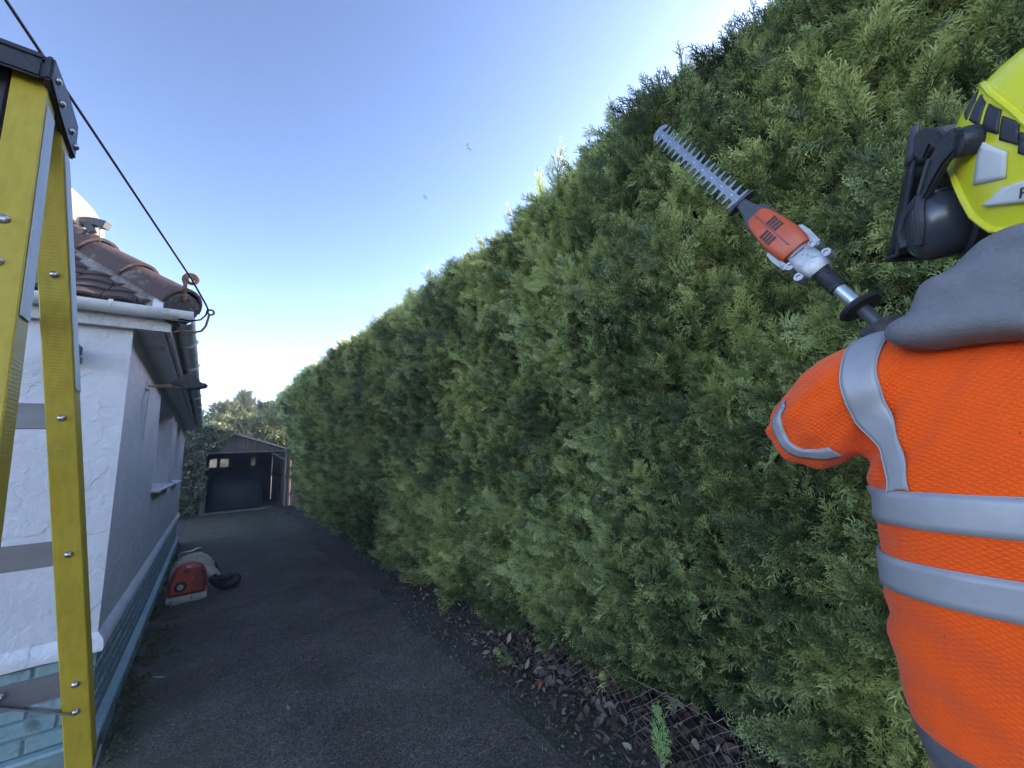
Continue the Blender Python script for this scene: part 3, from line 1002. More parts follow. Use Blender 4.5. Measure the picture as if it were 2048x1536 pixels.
# ------------------------------------------------------------------ broad leaves
def leaf_quads(L, Wd, r, curl=.15, shape='oval'):
    """small curved leaf along +Y, lying in XY; returns verts, quads"""
    prof = {'oval': [.12, .85, 1.0, .72, .08], 'ivy': [.35, 1.0, .85, .45, .04], 'long': [.15, .7, 1.0, .9, .1]}[shape]
    V = []; F = []
    fold = r.uniform(.05, .3)
    cv = r.uniform(-curl, curl*1.6)
    for i, w in enumerate(prof):
        t = i/(len(prof)-1)
        z = -cv*L*t*t*1.2
        V += [(-w*Wd/2, L*t, z + fold*w*Wd*.35), (0, L*t, z), (w*Wd/2, L*t, z + fold*w*Wd*.35)]
    for i in range(len(prof)-1):
        a = i*3
        F += [(a, a+1, a+4, a+3), (a+1, a+2, a+5, a+4)]
    return np.array(V), np.array(F)

def rand_rot(r, tilt=1.2):
    return np.array(Euler((r.normal(0, tilt), r.normal(0, tilt), r.uniform(0, 6.28))).to_matrix())

def leaf_cluster(seed, n, L, rad, m, shape='oval', face=None):
    r = np.random.default_rng(seed)
    VV = []; FF = []; TT = []; o = 0
    for k in range(n):
        s = r.uniform(.6, 1.2)
        V, F = leaf_quads(L*s, L*s*r.uniform(.45, .7 if shape != 'ivy' else .95), r, .25, shape)
        V = V @ rand_rot(r, .75).T
        d = r.normal(0, 1, 3); d = d/np.linalg.norm(d)*rad*r.random()**.5
        VV.append(V + d); FF.append(F+o); TT.append(np.full(len(V), r.uniform(0, 1))); o += len(V)
    return raw_mesh('leaf_cluster', np.concatenate(VV), np.concatenate(FF), m, {'tip': np.concatenate(TT)})

M_IVY = leaf_mat('ivy_leaf', (0.055, 0.080, 0.032), (0.115, 0.140, 0.065), (0.22, 0.24, 0.14), rough=.35, trans=.15, spec=.5)
M_LAUREL = leaf_mat('laurel_leaf', (0.035, 0.065, 0.025), (0.085, 0.13, 0.045), (0.20, 0.22, 0.09), rough=.35, trans=.3, spec=.5)
M_GOLD = leaf_mat('golden_leaf', (0.22, 0.16, 0.03), (0.42, 0.30, 0.05), (0.55, 0.42, 0.10), rough=.5, trans=.45)
ivy_p = [leaf_cluster(500+k, 12, .085, .10, M_IVY, 'ivy') for k in range(4)]
lau_p = [leaf_cluster(520+k, 14, .11, .16, M_LAUREL, 'oval') for k in range(4)]
gold_p = [leaf_cluster(540+k, 14, .05, .10, M_GOLD, 'oval') for k in range(2)]

# ------------------------------------------------------------------ timber garage
M_PLANK = mat('weathered_plank', (0.22, 0.17, 0.13), (0.13, 0.10, 0.085), rough=.9, scale=9, bump=.6, bscale=30, stretch=(1, 1, .12), c3=(0.30, 0.28, 0.25), s3=5, t3=.62)
M_POST = mat('grey_post', (0.36, 0.32, 0.28), (0.24, 0.21, 0.18), rough=.9, scale=9, bump=.5, bscale=30, stretch=(1, 1, .15))
M_DARKIN = mat('garage_inside', (0.05, 0.05, 0.055), (0.08, 0.075, 0.07), rough=.9, scale=4)
M_CONC = mat('concrete', (0.30, 0.29, 0.27), (0.20, 0.19, 0.18), rough=.9, scale=5, bump=.4, bscale=40)
M_FELT = mat('roof_felt', (0.16, 0.17, 0.165), (0.11, 0.115, 0.11), rough=.85, scale=6, bump=.4, bscale=50, c3=(0.12, 0.14, 0.07), s3=3, t3=.6)
M_EDGE = mat('pale_roof_edge', (0.45, 0.46, 0.44), (0.32, 0.33, 0.31), rough=.7, scale=6)
M_COVER = mat('dark_cover', (0.022, 0.025, 0.034), (0.035, 0.038, 0.048), rough=.6, scale=3, bump=.3, bscale=12)
M_THIN = bpy.data.materials.new('thin_glass'); M_THIN.use_nodes = True
_n = M_THIN.node_tree
_t = _n.nodes.new('ShaderNodeBsdfTransparent'); _t.inputs[0].default_value = (.75, .8, .82, 1)
_g = _n.nodes.new('ShaderNodeBsdfGlossy'); _g.inputs['Roughness'].default_value = .08
_m = _n.nodes.new('ShaderNodeMixShader'); _m.inputs[0].default_value = .12
_n.links.new(_t.outputs[0], _m.inputs[1]); _n.links.new(_g.outputs[0], _m.inputs[2]); _n.links.new(_m.outputs[0], _n.nodes['Material Output'].inputs[0])

GY = 17.35
gx0, gx1 = -.75, 2.50
garage = thing('garage', 'open-fronted weathered timber garage at the end of the driveway', 'garage', (.9, GY, 0))
gr = random.Random(9)
def roofz(x): return 3.08 - (x+.28)*.35 if x > -.28 else 3.08 + (x+.28)*.30
# inside shell
g = MB()
g.box((gx0, GY+.06, 0), (gx0+.08, 22.2, 2.6))
bw = [(.06, .36), (.44, .79)]
zb0, zb1 = 1.56, 1.98
g.box((gx0+.08, 22.1, 0), (gx1-.06, 22.2, zb0)); g.box((gx0+.08, 22.1, zb1), (gx1-.06, 22.2, 2.3))
xs_ = [gx0+.08, .06, .36, .44, .79, 1.58, 1.80, gx1-.06]
for k in (0, 2, 4, 6):
    g.box((xs_[k], 22.1, zb0), (xs_[k+1], 22.2, zb1))
g.build('back_wall', M_DARKIN, garage)
for a, b in ((.06, .36), (.44, .79), (1.58, 1.80)):
    w = MB()
    for (x0, x1, z0_, z1_) in ((a, b, zb0, zb0+.03), (a, b, zb1-.03, zb1), (a, a+.025, zb0+.03, zb1-.03), (b-.025, b, zb0+.03, zb1-.03)):
        w.box((x0, 22.12, z0_), (x1, 22.16, z1_))
    w = w.build('window', M_POST, garage)
    MB().box((a+.025, 22.135, zb0+.03), (b-.025, 22.14, zb1-.03)).build('pane', M_THIN, w)
MB().box((gx0, GY-.02, -.02), (gx1-.06, 22.1, .03)).build('floor_slab', M_CONC, garage)
# right wall boards
y = GY+.1
rw = MB().bar((gx1-.05, GY+.1, 1.15), (gx1-.05, 22.1, 1.15), .05, .08).build('right_wall_rail', M_PLANK, garage)
pl = MB().box((0, 0, 0), (.022, .165, 2.12)).mesh('plank', M_POST)
for k in range(27):
    place(pl, 'plank', rw, Matrix.Translation((gx1-.022+gr.uniform(-.004, .004), GY+.1+k*.176, .02)))
MB().box((gx1+.004, GY+.1, 0), (gx1+.03, 22.2, 2.3)).build('sun_block_sheet', M_DARKIN, garage)  # sheet added outside the boards to keep the sun from leaking in
# front gable boards
hd_ = MB().box((-.1, GY+.02, 2.04), (2.44, GY+.10, 2.12)).build('lintel', M_POST, garage, bevel=.006)
x = -.55
k = 0
while x < 2.42:
    w = .118
    zt0 = roofz(x) - .07; zt1 = roofz(x+w) - .07
    b = MB(); yj = GY + gr.uniform(-.008, .006)
    b.add([Vector(v) for v in ((x, yj, 2.09), (x+w, yj, 2.09), (x+w, yj, zt1), (x, yj, zt0), (x, yj+.018, 2.09), (x+w, yj+.018, 2.09), (x+w, yj+.018, zt1), (x, yj+.018, zt0))],
          [(0, 1, 2, 3), (7, 6, 5, 4), (0, 4, 5, 1), (1, 5, 6, 2), (2, 6, 7, 3), (3, 7, 4, 0)])
    if zt1 > 2.12: b.build('plank', M_PLANK, hd_)
    x += w+.006
# left front boards under the ivy, posts
for k in range(5):
    MB().box((-.74+k*.125, GY, .0), (-.74+k*.125+.118, GY+.02, 2.09)).build('plank', M_PLANK, hd_)
MB().box((-.115, GY-.03, 0), (-.02, GY+.09, 2.06)).build('post', M_POST, garage, bevel=.008)
p = MB(); p.tube([(.015, GY-.01, 0), (.005, GY-.01, .5), (.02, GY-.01, 1.0), (.01, GY-.01, 1.3)], [.022, .026, .02, .022], n=6); p.build('post', M_POST, garage)
p = MB(); p.tube([(2.385, GY-.03, 0), (2.392, GY-.03, .7), (2.378, GY-.03, 1.2), (2.385, GY-.03, 2.1)], [.036, .034, .04, .034], n=8); p.build('post', M_POST, garage)
MB().box((2.42, GY-.01, 0), (2.54, GY+.08, 2.2)).build('post', M_PLANK, garage, bevel=.006)
MB().bar((2.38, GY+.2, 1.72), (1.94, GY+.2, 2.02), .04, .05).build('corner_brace', M_POST, garage)
# roof sheets
rf = MB()
xa, xb, xr = -.95, 2.78, -.28
za, zb_, zr = roofz(xa), roofz(xb), roofz(xr)
rf.add([Vector(v) for v in ((xa, GY-.12, za), (xr, GY-.12, zr), (xb, GY-.12, zb_), (xb, 22.4, zb_), (xr, 22.4, zr), (xa, 22.4, za),
                            (xa, GY-.12, za-.04), (xr, GY-.12, zr-.04), (xb, GY-.12, zb_-.04), (xb, 22.4, zb_-.04), (xr, 22.4, zr-.04), (xa, 22.4, za-.04))],
       [(0, 1, 4, 5), (1, 2, 3, 4), (6, 11, 10, 7), (7, 10, 9, 8), (0, 6, 7, 1), (1, 7, 8, 2), (2, 8, 9, 3), (3, 9, 10, 4), (4, 10, 11, 5), (5, 11, 6, 0)])
groof = rf.build('roof', M_FELT, garage)
MB().bar((xr, GY-.135, zr-.012), (xb, GY-.135, zb_-.012), .02, .06, up=(0, 0, 1)).build('verge_board', M_EDGE, groof)
MB().bar((xa, GY-.135, za-.012), (xr-.01, GY-.135, zr-.012), .02, .06, up=(0, 0, 1)).build('verge_board', M_EDGE, groof)
# garage door leaf standing open against the hedge
door = MB()
hx, hy = 2.57, GY-.02
ex_, ey_ = 2.90, 16.35
dv = Vector((ex_-hx, ey_-hy, 0)); dl = dv.length; dv.normalize(); dn = Vector((-dv.y, dv.x, 0))
if dn.x > 0: dn = -dn
def dp_(u, z, o=0): return Vector((hx, hy, 0)) + dv*u + dn*o + Vector((0, 0, z))
leaf = door.bar(dp_(0, 1.75, .03), dp_(dl, 1.75, .03), .03, .10).build('door', M_PLANK, garage)
for k in range(8):
    u0 = k*dl/8
    b = MB(); top = 2.06 + gr.uniform(-.03, .03)
    b.bar(dp_(u0+dl/16, .03), dp_(u0+dl/16, top), dl/8-.008, .02, up=dn)
    b.build('plank', M_PLANK, leaf)
MB().bar(dp_(.0, .45, .03), dp_(dl, .45, .03), .03, .10).build('ledge', M_PLANK, leaf)
MB().bar(dp_(.08, .5, .03), dp_(dl-.05, 1.70, .03), .03, .09).build('brace', M_PLANK, leaf)

# the covered vehicle inside
cover = MB()
rings = []
for (yy_, w, h) in ((18.1, .70, .75), (18.2, .84, .98), (18.55, .90, 1.22), (19.1, .92, 1.47), (20.2, .92, 1.50), (20.9, .90, 1.30), (21.3, .88, .98), (21.9, .82, .90), (22.0, .7, .7)):
    ring = []
    for k in range(20):
        a = math.pi*k/19
        cxp, szp = math.cos(a), math.sin(a)
        ring.append(Vector((.93 - w*1.0*math.copysign(abs(cxp)**.55, cxp), yy_ + gr.uniform(-.01, .01), .08 + (h-.08)*abs(szp)**.5)))
    rings.append(ring)
cover.loft(rings, closed=True)
tag(cover.build('covered_car', M_COVER, None, smooth=True), 'dark bulky shape under a cover filling the garage', 'covered car')

# ivy over the left of the garage
ivy = thing('ivy', 'pale green ivy smothering the left front corner of the garage', 'ivy', (-.5, GY-.1, 0))
r = np.random.default_rng(61)
n = 900
ix = r.uniform(-1.4, .62, n); iz = r.uniform(.02, 3.02, n)
ok = np.where(ix < -.02, True, iz > 2.12 + .25*vnoise(ix*5, iz*0, 5) ) & (ix < .62-.55*np.clip((2.75-iz), 0, 1)) & (iz < np.array([roofz(v) for v in ix])+.08)
ok &= ~((ix > -.2) & (iz < .55))
ix, iz = ix[ok], iz[ok]; n = len(ix)
iy = GY - .09 - r.random(n)*.16 - .12*vnoise(ix*3, iz*3, 9)
E_ = np.stack([r.normal(.5, .4, n), r.normal(0, .4, n), r.normal(0, .6, n)], 1)
scatter('leaves', ivy_p, np.stack([ix, iy, iz], 1), E_, r.uniform(.75, 1.25, n), r.integers(0, 4, n), ivy)
st = MB()
for k in range(4):
    x0 = -.95+k*.2
    st.tube([(x0, GY-.05, 0), (x0+.05, GY-.06, .8), (x0-.04, GY-.05, 1.5), (x0+.1, GY-.05, 2.5)], [.025, .02, .016, .01], n=6)
st.build('stems', M_BARK, ivy)

# ------------------------------------------------------------------ trees and shrubs beyond
def ellip_points(r, n, c, rad, shell=.5):
    d = r.normal(0, 1, (n, 3)); d /= np.linalg.norm(d, axis=1, keepdims=True)
    q = (shell + (1-shell)*r.random(n))[:, None]
    return np.array(c) + d*q*np.array(rad)

def broad_tree(label, cat, base, lobes, protos, per, size, seed, name, trunk_h, group=None):
    t = thing(name, label, cat, base, group)
    r = np.random.default_rng(seed)
    P = np.concatenate([ellip_points(r, int(per*q[1][0]*q[1][2]*10), q[0], q[1], .45) for q in lobes])
    n = len(P)
    E_ = np.stack([r.normal(0, .7, n), r.normal(0, .7, n), r.uniform(0, 6.28, n)], 1)
    scatter('crown', protos, P, E_, size*r.uniform(.7, 1.3, n), r.integers(0, len(protos), n), t)
    b = MB()
    b.tube([base, (base[0]+.05, base[1], trunk_h*.5), (base[0], base[1]+.05, trunk_h)], [.10, .08, .05], n=8)
    for q in lobes:
        b.tube([(base[0], base[1], trunk_h*.5), tuple(q[0])], [.05, .02], n=6)
    b.build('trunk', M_BARK, t, smooth=True)
    return t

M_FIR = leaf_mat('fir_leaf', (0.035, 0.055, 0.035), (0.080, 0.115, 0.065), (0.16, 0.19, 0.10), rough=.5, trans=.2, rndw=.4)
fir_p = []
for V, F, T in (SH[0], SH[7], SH[8]):
    fir_p.append(raw_mesh('fir_shoot', V, F, M_FIR, {'tip': T}))

def conifer(label, base, h, rad, seed, name='conifer_tree', group='conifers beyond the garage', taper=1.0):
    t = thing(name, label, 'tree', base, group)
    r = np.random.default_rng(seed)
    n = int(520*h/5)
    u = r.random(n)**.8
    z = base[2] + h*(.12+.86*u)
    rr_ = rad*(1-u**taper)*(.75+.45*vnoise(z*2.2, u*0+seed, 4)) + .05
    a = r.uniform(0, 6.28, n); q = .55+.45*r.random(n)
    P = np.stack([base[0]+np.cos(a)*rr_*q, base[1]+np.sin(a)*rr_*q, z], 1)
    D = np.stack([np.cos(a), np.sin(a), r.uniform(.1, 1.0, n)+u], 1)
    scatter('crown', fir_p, P, dir_euler(D, r.uniform(0, 6.28, n)), r.uniform(1.3, 2.4, n)*(1.1-.45*u), r.integers(0, 3, n), t)
    b = MB(); b.tube([base, (base[0], base[1], base[2]+h*.97)], [.14, .012], n=8)
    b.build('trunk', M_BARK, t, smooth=True)
    return t
conifer('tallest pointed dark conifer behind the garage roof', (1.35, 25.0, 0), 5.3, 1.0, 1)
conifer('dark conifer with a low tip left of the tallest one', (.55, 24.2, 0), 4.6, 1.5, 2, taper=1.3)
conifer('dark conifer close to the house eaves beyond the ivy', (-.55, 25.5, 0), 4.2, 1.5, 3, taper=1.4)
conifer('broad dark conifer right of the tallest one', (2.4, 26.0, 0), 4.9, 1.9, 4, taper=1.5)
conifer('dark conifer tucked against the far end of the hedge', (3.7, 25.5, 0), 5.6, 1.9, 5, taper=1.4)
conifer('dark conifer mostly hidden behind the bungalow', (-2.0, 27.0, 0), 4.8, 1.8, 6, taper=1.4)
broad_tree('glossy broadleaf shrub hanging over the right end of the garage roof', 'shrub', (2.95, 18.8, 0),
           [((2.55, 18.3, 2.55), (.65, .6, .42)), ((2.9, 19.2, 3.2), (.75, .7, .75)), ((2.45, 20.3, 3.75), (.75, .7, .65)), ((3.3, 20.0, 4.0), (.6, .6, .6))], lau_p, 44, 1.0, 31, 'laurel_shrub', 2.6)
broad_tree('loose leafy shrub above the ivy beside the house eaves', 'shrub', (-.3, 20.5, 0),
           [((-.2, 20.6, 2.9), (.7, .6, .5)), ((.1, 21.5, 3.1), (.6, .5, .45))], lau_p, 30, .9, 33, 'laurel_shrub', 2.4)
broad_tree('low leafy thicket filling the gap behind the garage roof', 'shrub', (1.4, 23.2, 0),
           [((-.7, 23.2, 3.1), (.9, .5, .7)), ((.5, 23.4, 3.3), (.9, .5, .75)), ((1.7, 23.3, 3.3), (.9, .5, .8)), ((2.7, 23.0, 3.5), (.8, .5, .9)), ((-1.9, 23.6, 3.0), (.8, .5, .7))], lau_p, 26, 1.25, 37, 'laurel_shrub', 2.6)
broad_tree('golden sunlit tree top peeping over the hedge', 'tree', (3.45, 12.6, 0),
           [((3.15, 12.3, 4.75), (.32, .4, .42)), ((3.6, 13.2, 4.6), (.5, .5, .35))], gold_p, 75, 1.0, 35, 'golden_tree', 4.2)

# ------------------------------------------------------------------ verge: litter, fence, moss
def litter_mat(name, stops, rough=.8):
    m = bpy.data.materials.new(name); m.use_nodes = True
    nt = m.node_tree; p = nt.nodes['Principled BSDF']; p.inputs['Roughness'].default_value = rough
    a = nt.nodes.new('ShaderNodeAttribute'); a.attribute_name = 'tip'
    r_ = nt.nodes.new('ShaderNodeValToRGB'); r_.color_ramp.interpolation = 'CONSTANT'
    e = r_.color_ramp.elements
    e[0].position = 0; e[0].color = stops[0] + (1,)
    e[1].position = 1/len(stops); e[1].color = stops[1] + (1,)
    for k in range(2, len(stops)):
        q = e.new(k/len(stops)); q.color = stops[k] + (1,)
    nt.links.new(a.outputs['Fac'], r_.inputs[0]); nt.links.new(r_.outputs[0], p.inputs['Base Color'])
    return m
M_LIT = litter_mat('dead_leaves', [(.12, .065, .042), (.085, .052, .036), (.18, .11, .075), (.24, .19, .15), (.06, .042, .032), (.15, .085, .055), (.10, .07, .055), (.30, .26, .20)])
M_CLIP = litter_mat('clippings', [(.10, .14, .05), (.07, .10, .04), (.16, .19, .08), (.05, .05, .03), (.22, .20, .12)])
M_CLIP2 = litter_mat('drive_clippings', [(.16, .20, .08), (.10, .14, .06), (.22, .24, .12), (.12, .10, .06), (.30, .28, .20)])
M_GRIT = litter_mat('grit', [(.12, .11, .10), (.18, .17, .16), (.08, .07, .065), (.34, .33, .32), (.10, .075, .06), (.09, .08, .07)])

def merged_leaves(name, pos, size, r, m, shapes=('oval', 'long'), tilt=.45, asp=(.35, .65), kind='stuff', parent=None):
    VV = []; FF = []; TT = []; o = 0
    for k in range(len(pos)):
        V, F = leaf_quads(size[k], size[k]*r.uniform(*asp), r, .5, shapes[k % len(shapes)])
        V = V @ rand_rot(r, tilt).T
        VV.append(V + pos[k]); FF.append(F+o); TT.append(np.full(len(V), r.random())); o += len(V)
    return link(name, raw_mesh(name, np.concatenate(VV), np.concatenate(FF), m, {'tip': np.concatenate(TT)}), parent, kind)

r = np.random.default_rng(71)
n = 2600
ly = np.concatenate([r.uniform(.3, 3.0, 1500), r.uniform(3.0, 7, 700), r.uniform(7, 16.5, 400)])
hb = h_base(ly)
lx = edge_x(ly) - .14 + (r.beta(2.4, 1.6, n))*(hb + .40 - edge_x(ly)) 
lz = soil_z(lx, ly) + r.random(n)*.03 + .008 + np.clip((lx-1.78)/.3, 0, 1)*.05*r.random(n)
sz = r.uniform(.018, .06, n)*np.where((lx > 1.75) & (ly < 3), 1.25, .8)
o = merged_leaves('leaf_litter', np.stack([lx, ly, lz], 1), sz, r, M_LIT)
tag(o, 'brown dead leaves lying along the foot of the hedge', 'leaf litter')
n = 2400
ly = np.concatenate([r.uniform(.3, 4.0, 1600), r.uniform(4, 14, 800)])
lx = edge_x(ly) + r.normal(.06, .17, n)
o = merged_leaves('hedge_clippings', np.stack([lx, ly, np.maximum(.012, soil_z(lx, ly)+.016)], 1), r.uniform(.008, .028, n), r, M_CLIP, tilt=.5, asp=(.2, .5))
tag(o, 'small green and brown hedge clippings along the driveway edge', 'clippings')
n = 900
ly = r.uniform(.6, 15, n)**1.0; lx = -.3 + r.random(n)*(edge_x(ly)+.25)
o = merged_leaves('scattered_leaf_bits', np.stack([lx, ly, np.full(n, .021)], 1), r.uniform(.008, .032, n), r, M_CLIP2, tilt=.25, asp=(.22, .5))
tag(o, 'stray leaf bits scattered over the dark driveway', 'leaf bits')
# grit and small stones
def pebbles(name, P, S, r, m):
    oct_ = np.array([(1, 0, 0), (-1, 0, 0), (0, 1, 0), (0, -1, 0), (0, 0, .7), (0, 0, -.7)], float)
    tri = np.array([(0, 2, 4), (2, 1, 4), (1, 3, 4), (3, 0, 4), (2, 0, 5), (1, 2, 5), (3, 1, 5), (0, 3, 5)])
    VV = (oct_[None]*S[:, None, None]*r.uniform(.6, 1.3, (len(P), 6, 1))) + P[:, None, :]
    FF = tri[None] + (np.arange(len(P))*6)[:, None, None]
    return link(name, raw_mesh(name, VV.reshape(-1, 3), FF.reshape(-1, 3), m, {'tip': np.repeat(r.random(len(P)), 6)}), None, 'stuff')
n = 2600
ly = np.concatenate([r.uniform(.4, 4, 1800), r.uniform(4, 12, 800)])
lx = edge_x(ly) + r.normal(.02, .15, n)
o = pebbles('grit', np.stack([lx, ly, np.maximum(.012, soil_z(lx, ly)+.006)], 1), r.uniform(.0015, .0045, n), r, M_GRIT)
tag(o, 'loose grit and small stones along the driveway edge', 'grit')

# moss and small weeds at the foot of the house wall
M_MOSS = leaf_mat('moss', (0.040, 0.050, 0.024), (0.075, 0.085, 0.042), (0.13, 0.14, 0.075), rough=.9, trans=.1, rndw=.3, noise=5)
n = 5200
my_ = np.concatenate([r.uniform(3.0, 6.5, 4000), r.uniform(6.5, 11, 1200)])
wd_ = np.interp(my_, [3.0, 3.8, 5, 6.2, 8, 11], [.06, .20, .20, .12, .07, .05])*(.5+vnoise(my_*2.5, my_*0, 12))
mx_ = -.375 + np.abs(r.normal(0, .55, n))*wd_
pat = vnoise(mx_*14, my_*7, 13)
kp = (pat > .38) & (mx_ < .25)
mx_, my_ = mx_[kp], my_[kp]; n = len(mx_)
VV = []; FF = []; TT = []; o_ = 0
for k in range(n):
    V, F = leaf_quads(r.uniform(.010, .026), r.uniform(.006, .014), r, .5, 'oval')
    V = V @ rand_rot(r, .8).T
    VV.append(V + np.array([mx_[k], my_[k], .012 + r.random()*.012])); FF.append(F+o_); TT.append(np.full(len(V), r.random())); o_ += len(V)
o = link('moss', raw_mesh('moss', np.concatenate(VV), np.concatenate(FF), M_MOSS, {'tip': np.concatenate(TT)}), None, 'stuff')
tag(o, 'moss and tiny weeds along the foot of the house wall', 'moss')

# chain-link fence at the foot of the hedge: zig-zag wires
M_WIRE = mat('rusty_wire', (0.20, 0.14, 0.115), (0.30, 0.245, 0.22), rough=.6, scale=30, metal=.5)
fence = thing('wire_fence', 'sagging rusty chain-link fence at the foot of the hedge', 'fence', (1.87, 1.7, 0))
def fx(y): return float(np.interp(y, [0, 1.4, 2.0, 3.0, 6], [1.80, 1.83, 1.90, 1.95, 2.0]))
fr = random.Random(21)
cell = .058
nrow = 5
def fence_pt(i, j):
    y = .35 + i*cell*.62 + math.sin(j*1.3+i*.15)*.006
    z = .022 + j*cell*.88 + math.sin(i*.33)*.012 + fr.uniform(-.004, .004)
    return Vector((fx(y) + .10*(z/.3)**2 + fr.uniform(-.006, .006) + .012*math.sin(i*.5+j), y, z))
nodes = {}
NI = 80
for i in range(NI+1):
    for j in range(nrow*2+1):
        nodes[i, j] = fence_pt(i, j*.5)
for i in range(0, NI-1):
    w = MB()
    pts = []
    for j in range(nrow*2+1):
        a = nodes[i + (j % 2), j]
        pts.append(a + Vector((.004*(-1)**j, 0, 0)))
    if i % 2 == 0:
        w.tube(pts, .0019, n=5); w.build('wire', M_WIRE, fence)
    else:
        pts = [nodes[i + 1 - (j % 2), j] - Vector((.004*(-1)**j, 0, 0)) for j in range(nrow*2+1)]
        w.tube(pts, .0019, n=5); w.build('wire', M_WIRE, fence)
lw = MB(); lw.tube([(fx(.35+.1*k)+.02+.005*math.sin(k), .35+.1*k, .30+.01*math.sin(k*.8)) for k in range(28)], .0018, n=5)
lw.build('line_wire', M_WIRE, fence)
lw = MB(); lw.tube([(fx(.35+.1*k)-.004+.004*math.sin(k*1.7), .35+.1*k, .022+.006*math.sin(k*1.1)) for k in range(28)], .0018, n=5)
lw.build('line_wire', M_WIRE, fence)

# leaves one can pick out
def big_leaf(p, L, W_, rot, col, label, name='fallen_leaf', shape='oval', seed=1, curl=.2, col2=None):
    r = np.random.default_rng(seed)
    V, F = leaf_quads(L, W_, r, curl, shape)
    V = V @ np.array(Euler(rot).to_matrix()).T + np.array(p)
    m = mat('leaf_'+label[:12], col, col2 or tuple(c*.7 for c in col), rough=.5, scale=60)
    o = link(name, raw_mesh(name, V, F, m, smooth=True))
    sol = o.modifiers.new('thickness', 'SOLIDIFY'); sol.thickness = .0008
    return tag(o, label, 'leaf')
big_leaf((1.76, 2.63, .075), .085, .035, (.25, -.1, -1.1), (.10, .24, .045), 'glossy green oval leaf lying at the driveway edge', seed=2)
big_leaf((1.99, 1.86, .12), .055, .045, (.7, .3, -1.3), (.42, .46, .16), 'pale yellow-green round leaf caught behind the wire fence', seed=3)
big_leaf((2.03, 1.76, .13), .05, .042, (.8, -.2, .5), (.46, .48, .20), 'smaller yellow-green leaf behind the fence, right of the round one', seed=4)
big_leaf((1.70, 1.56, .065), .11, .03, (.1, .2, -.3), (.26, .26, .20), 'long grey-green strip of bark lying below the wire fence', name='bark_strip', shape='long', seed=5)
big_leaf((1.43, 1.87, .035), .06, .03, (.1, .1, 1.2), (.17, .08, .045), 'single reddish-brown leaf out on the asphalt edge', seed=6, curl=.5)
big_leaf((1.93, 2.13, .075), .075, .04, (.4, .3, -.9), (.46, .36, .26), 'pale buff curled leaf at the left end of the fence', seed=7, curl=.6)
big_leaf((1.80, 2.18, .07), .055, .03, (.2, .2, 1.9), (.36, .12, .05), 'orange-brown leaf left of the buff curled leaf', seed=8, curl=.4)
big_leaf((1.84, 3.42, .055), .075, .028, (.2, .1, 1.4), (.34, .32, .33), 'grey dry leaf lying under the hedge further up the drive', seed=9, curl=.2)
big_leaf((-.14, 4.15, .024), .085, .03, (.1, .1, 1.3), (.40, .39, .36), 'pale dry leaf lying on the drive near the house wall', seed=10, curl=.3)
def sprig(p, D, sc, label, k=0, roll=0.0, m=None):
    V, F, T = SH[k]
    V = (V*sc) @ rot_from(np.array(D, float), roll).T + np.array(p)
    return tag(link('cut_sprig', raw_mesh('cut_sprig', V, F, m or M_CYP, {'tip': T+.5})), label, 'sprig')
M_FRESH = leaf_mat('fresh_cypress', (0.10, 0.20, 0.05), (0.18, 0.32, 0.08), (0.28, 0.42, 0.14), rough=.45, trans=.3)
sprig((1.74, 1.30, .05), (.25, .1, 1), .55, 'fresh bright green cut sprig standing against the fence', 8, 0, M_FRESH)
sprig((1.80, 2.45, .06), (-.4, .3, .35), .6, 'cut cypress sprig lying beside the glossy green leaf', 2)
sprig((1.01, 1.60, 3.13), (.4, .2, .8), .19, 'small cypress clipping flying high against the blue sky', 1, 1.3)
sprig((.88, 1.854, 2.928), (.1, .2, 1), .12, 'tiny clipping falling below the higher one in the sky', 4, 1.3)

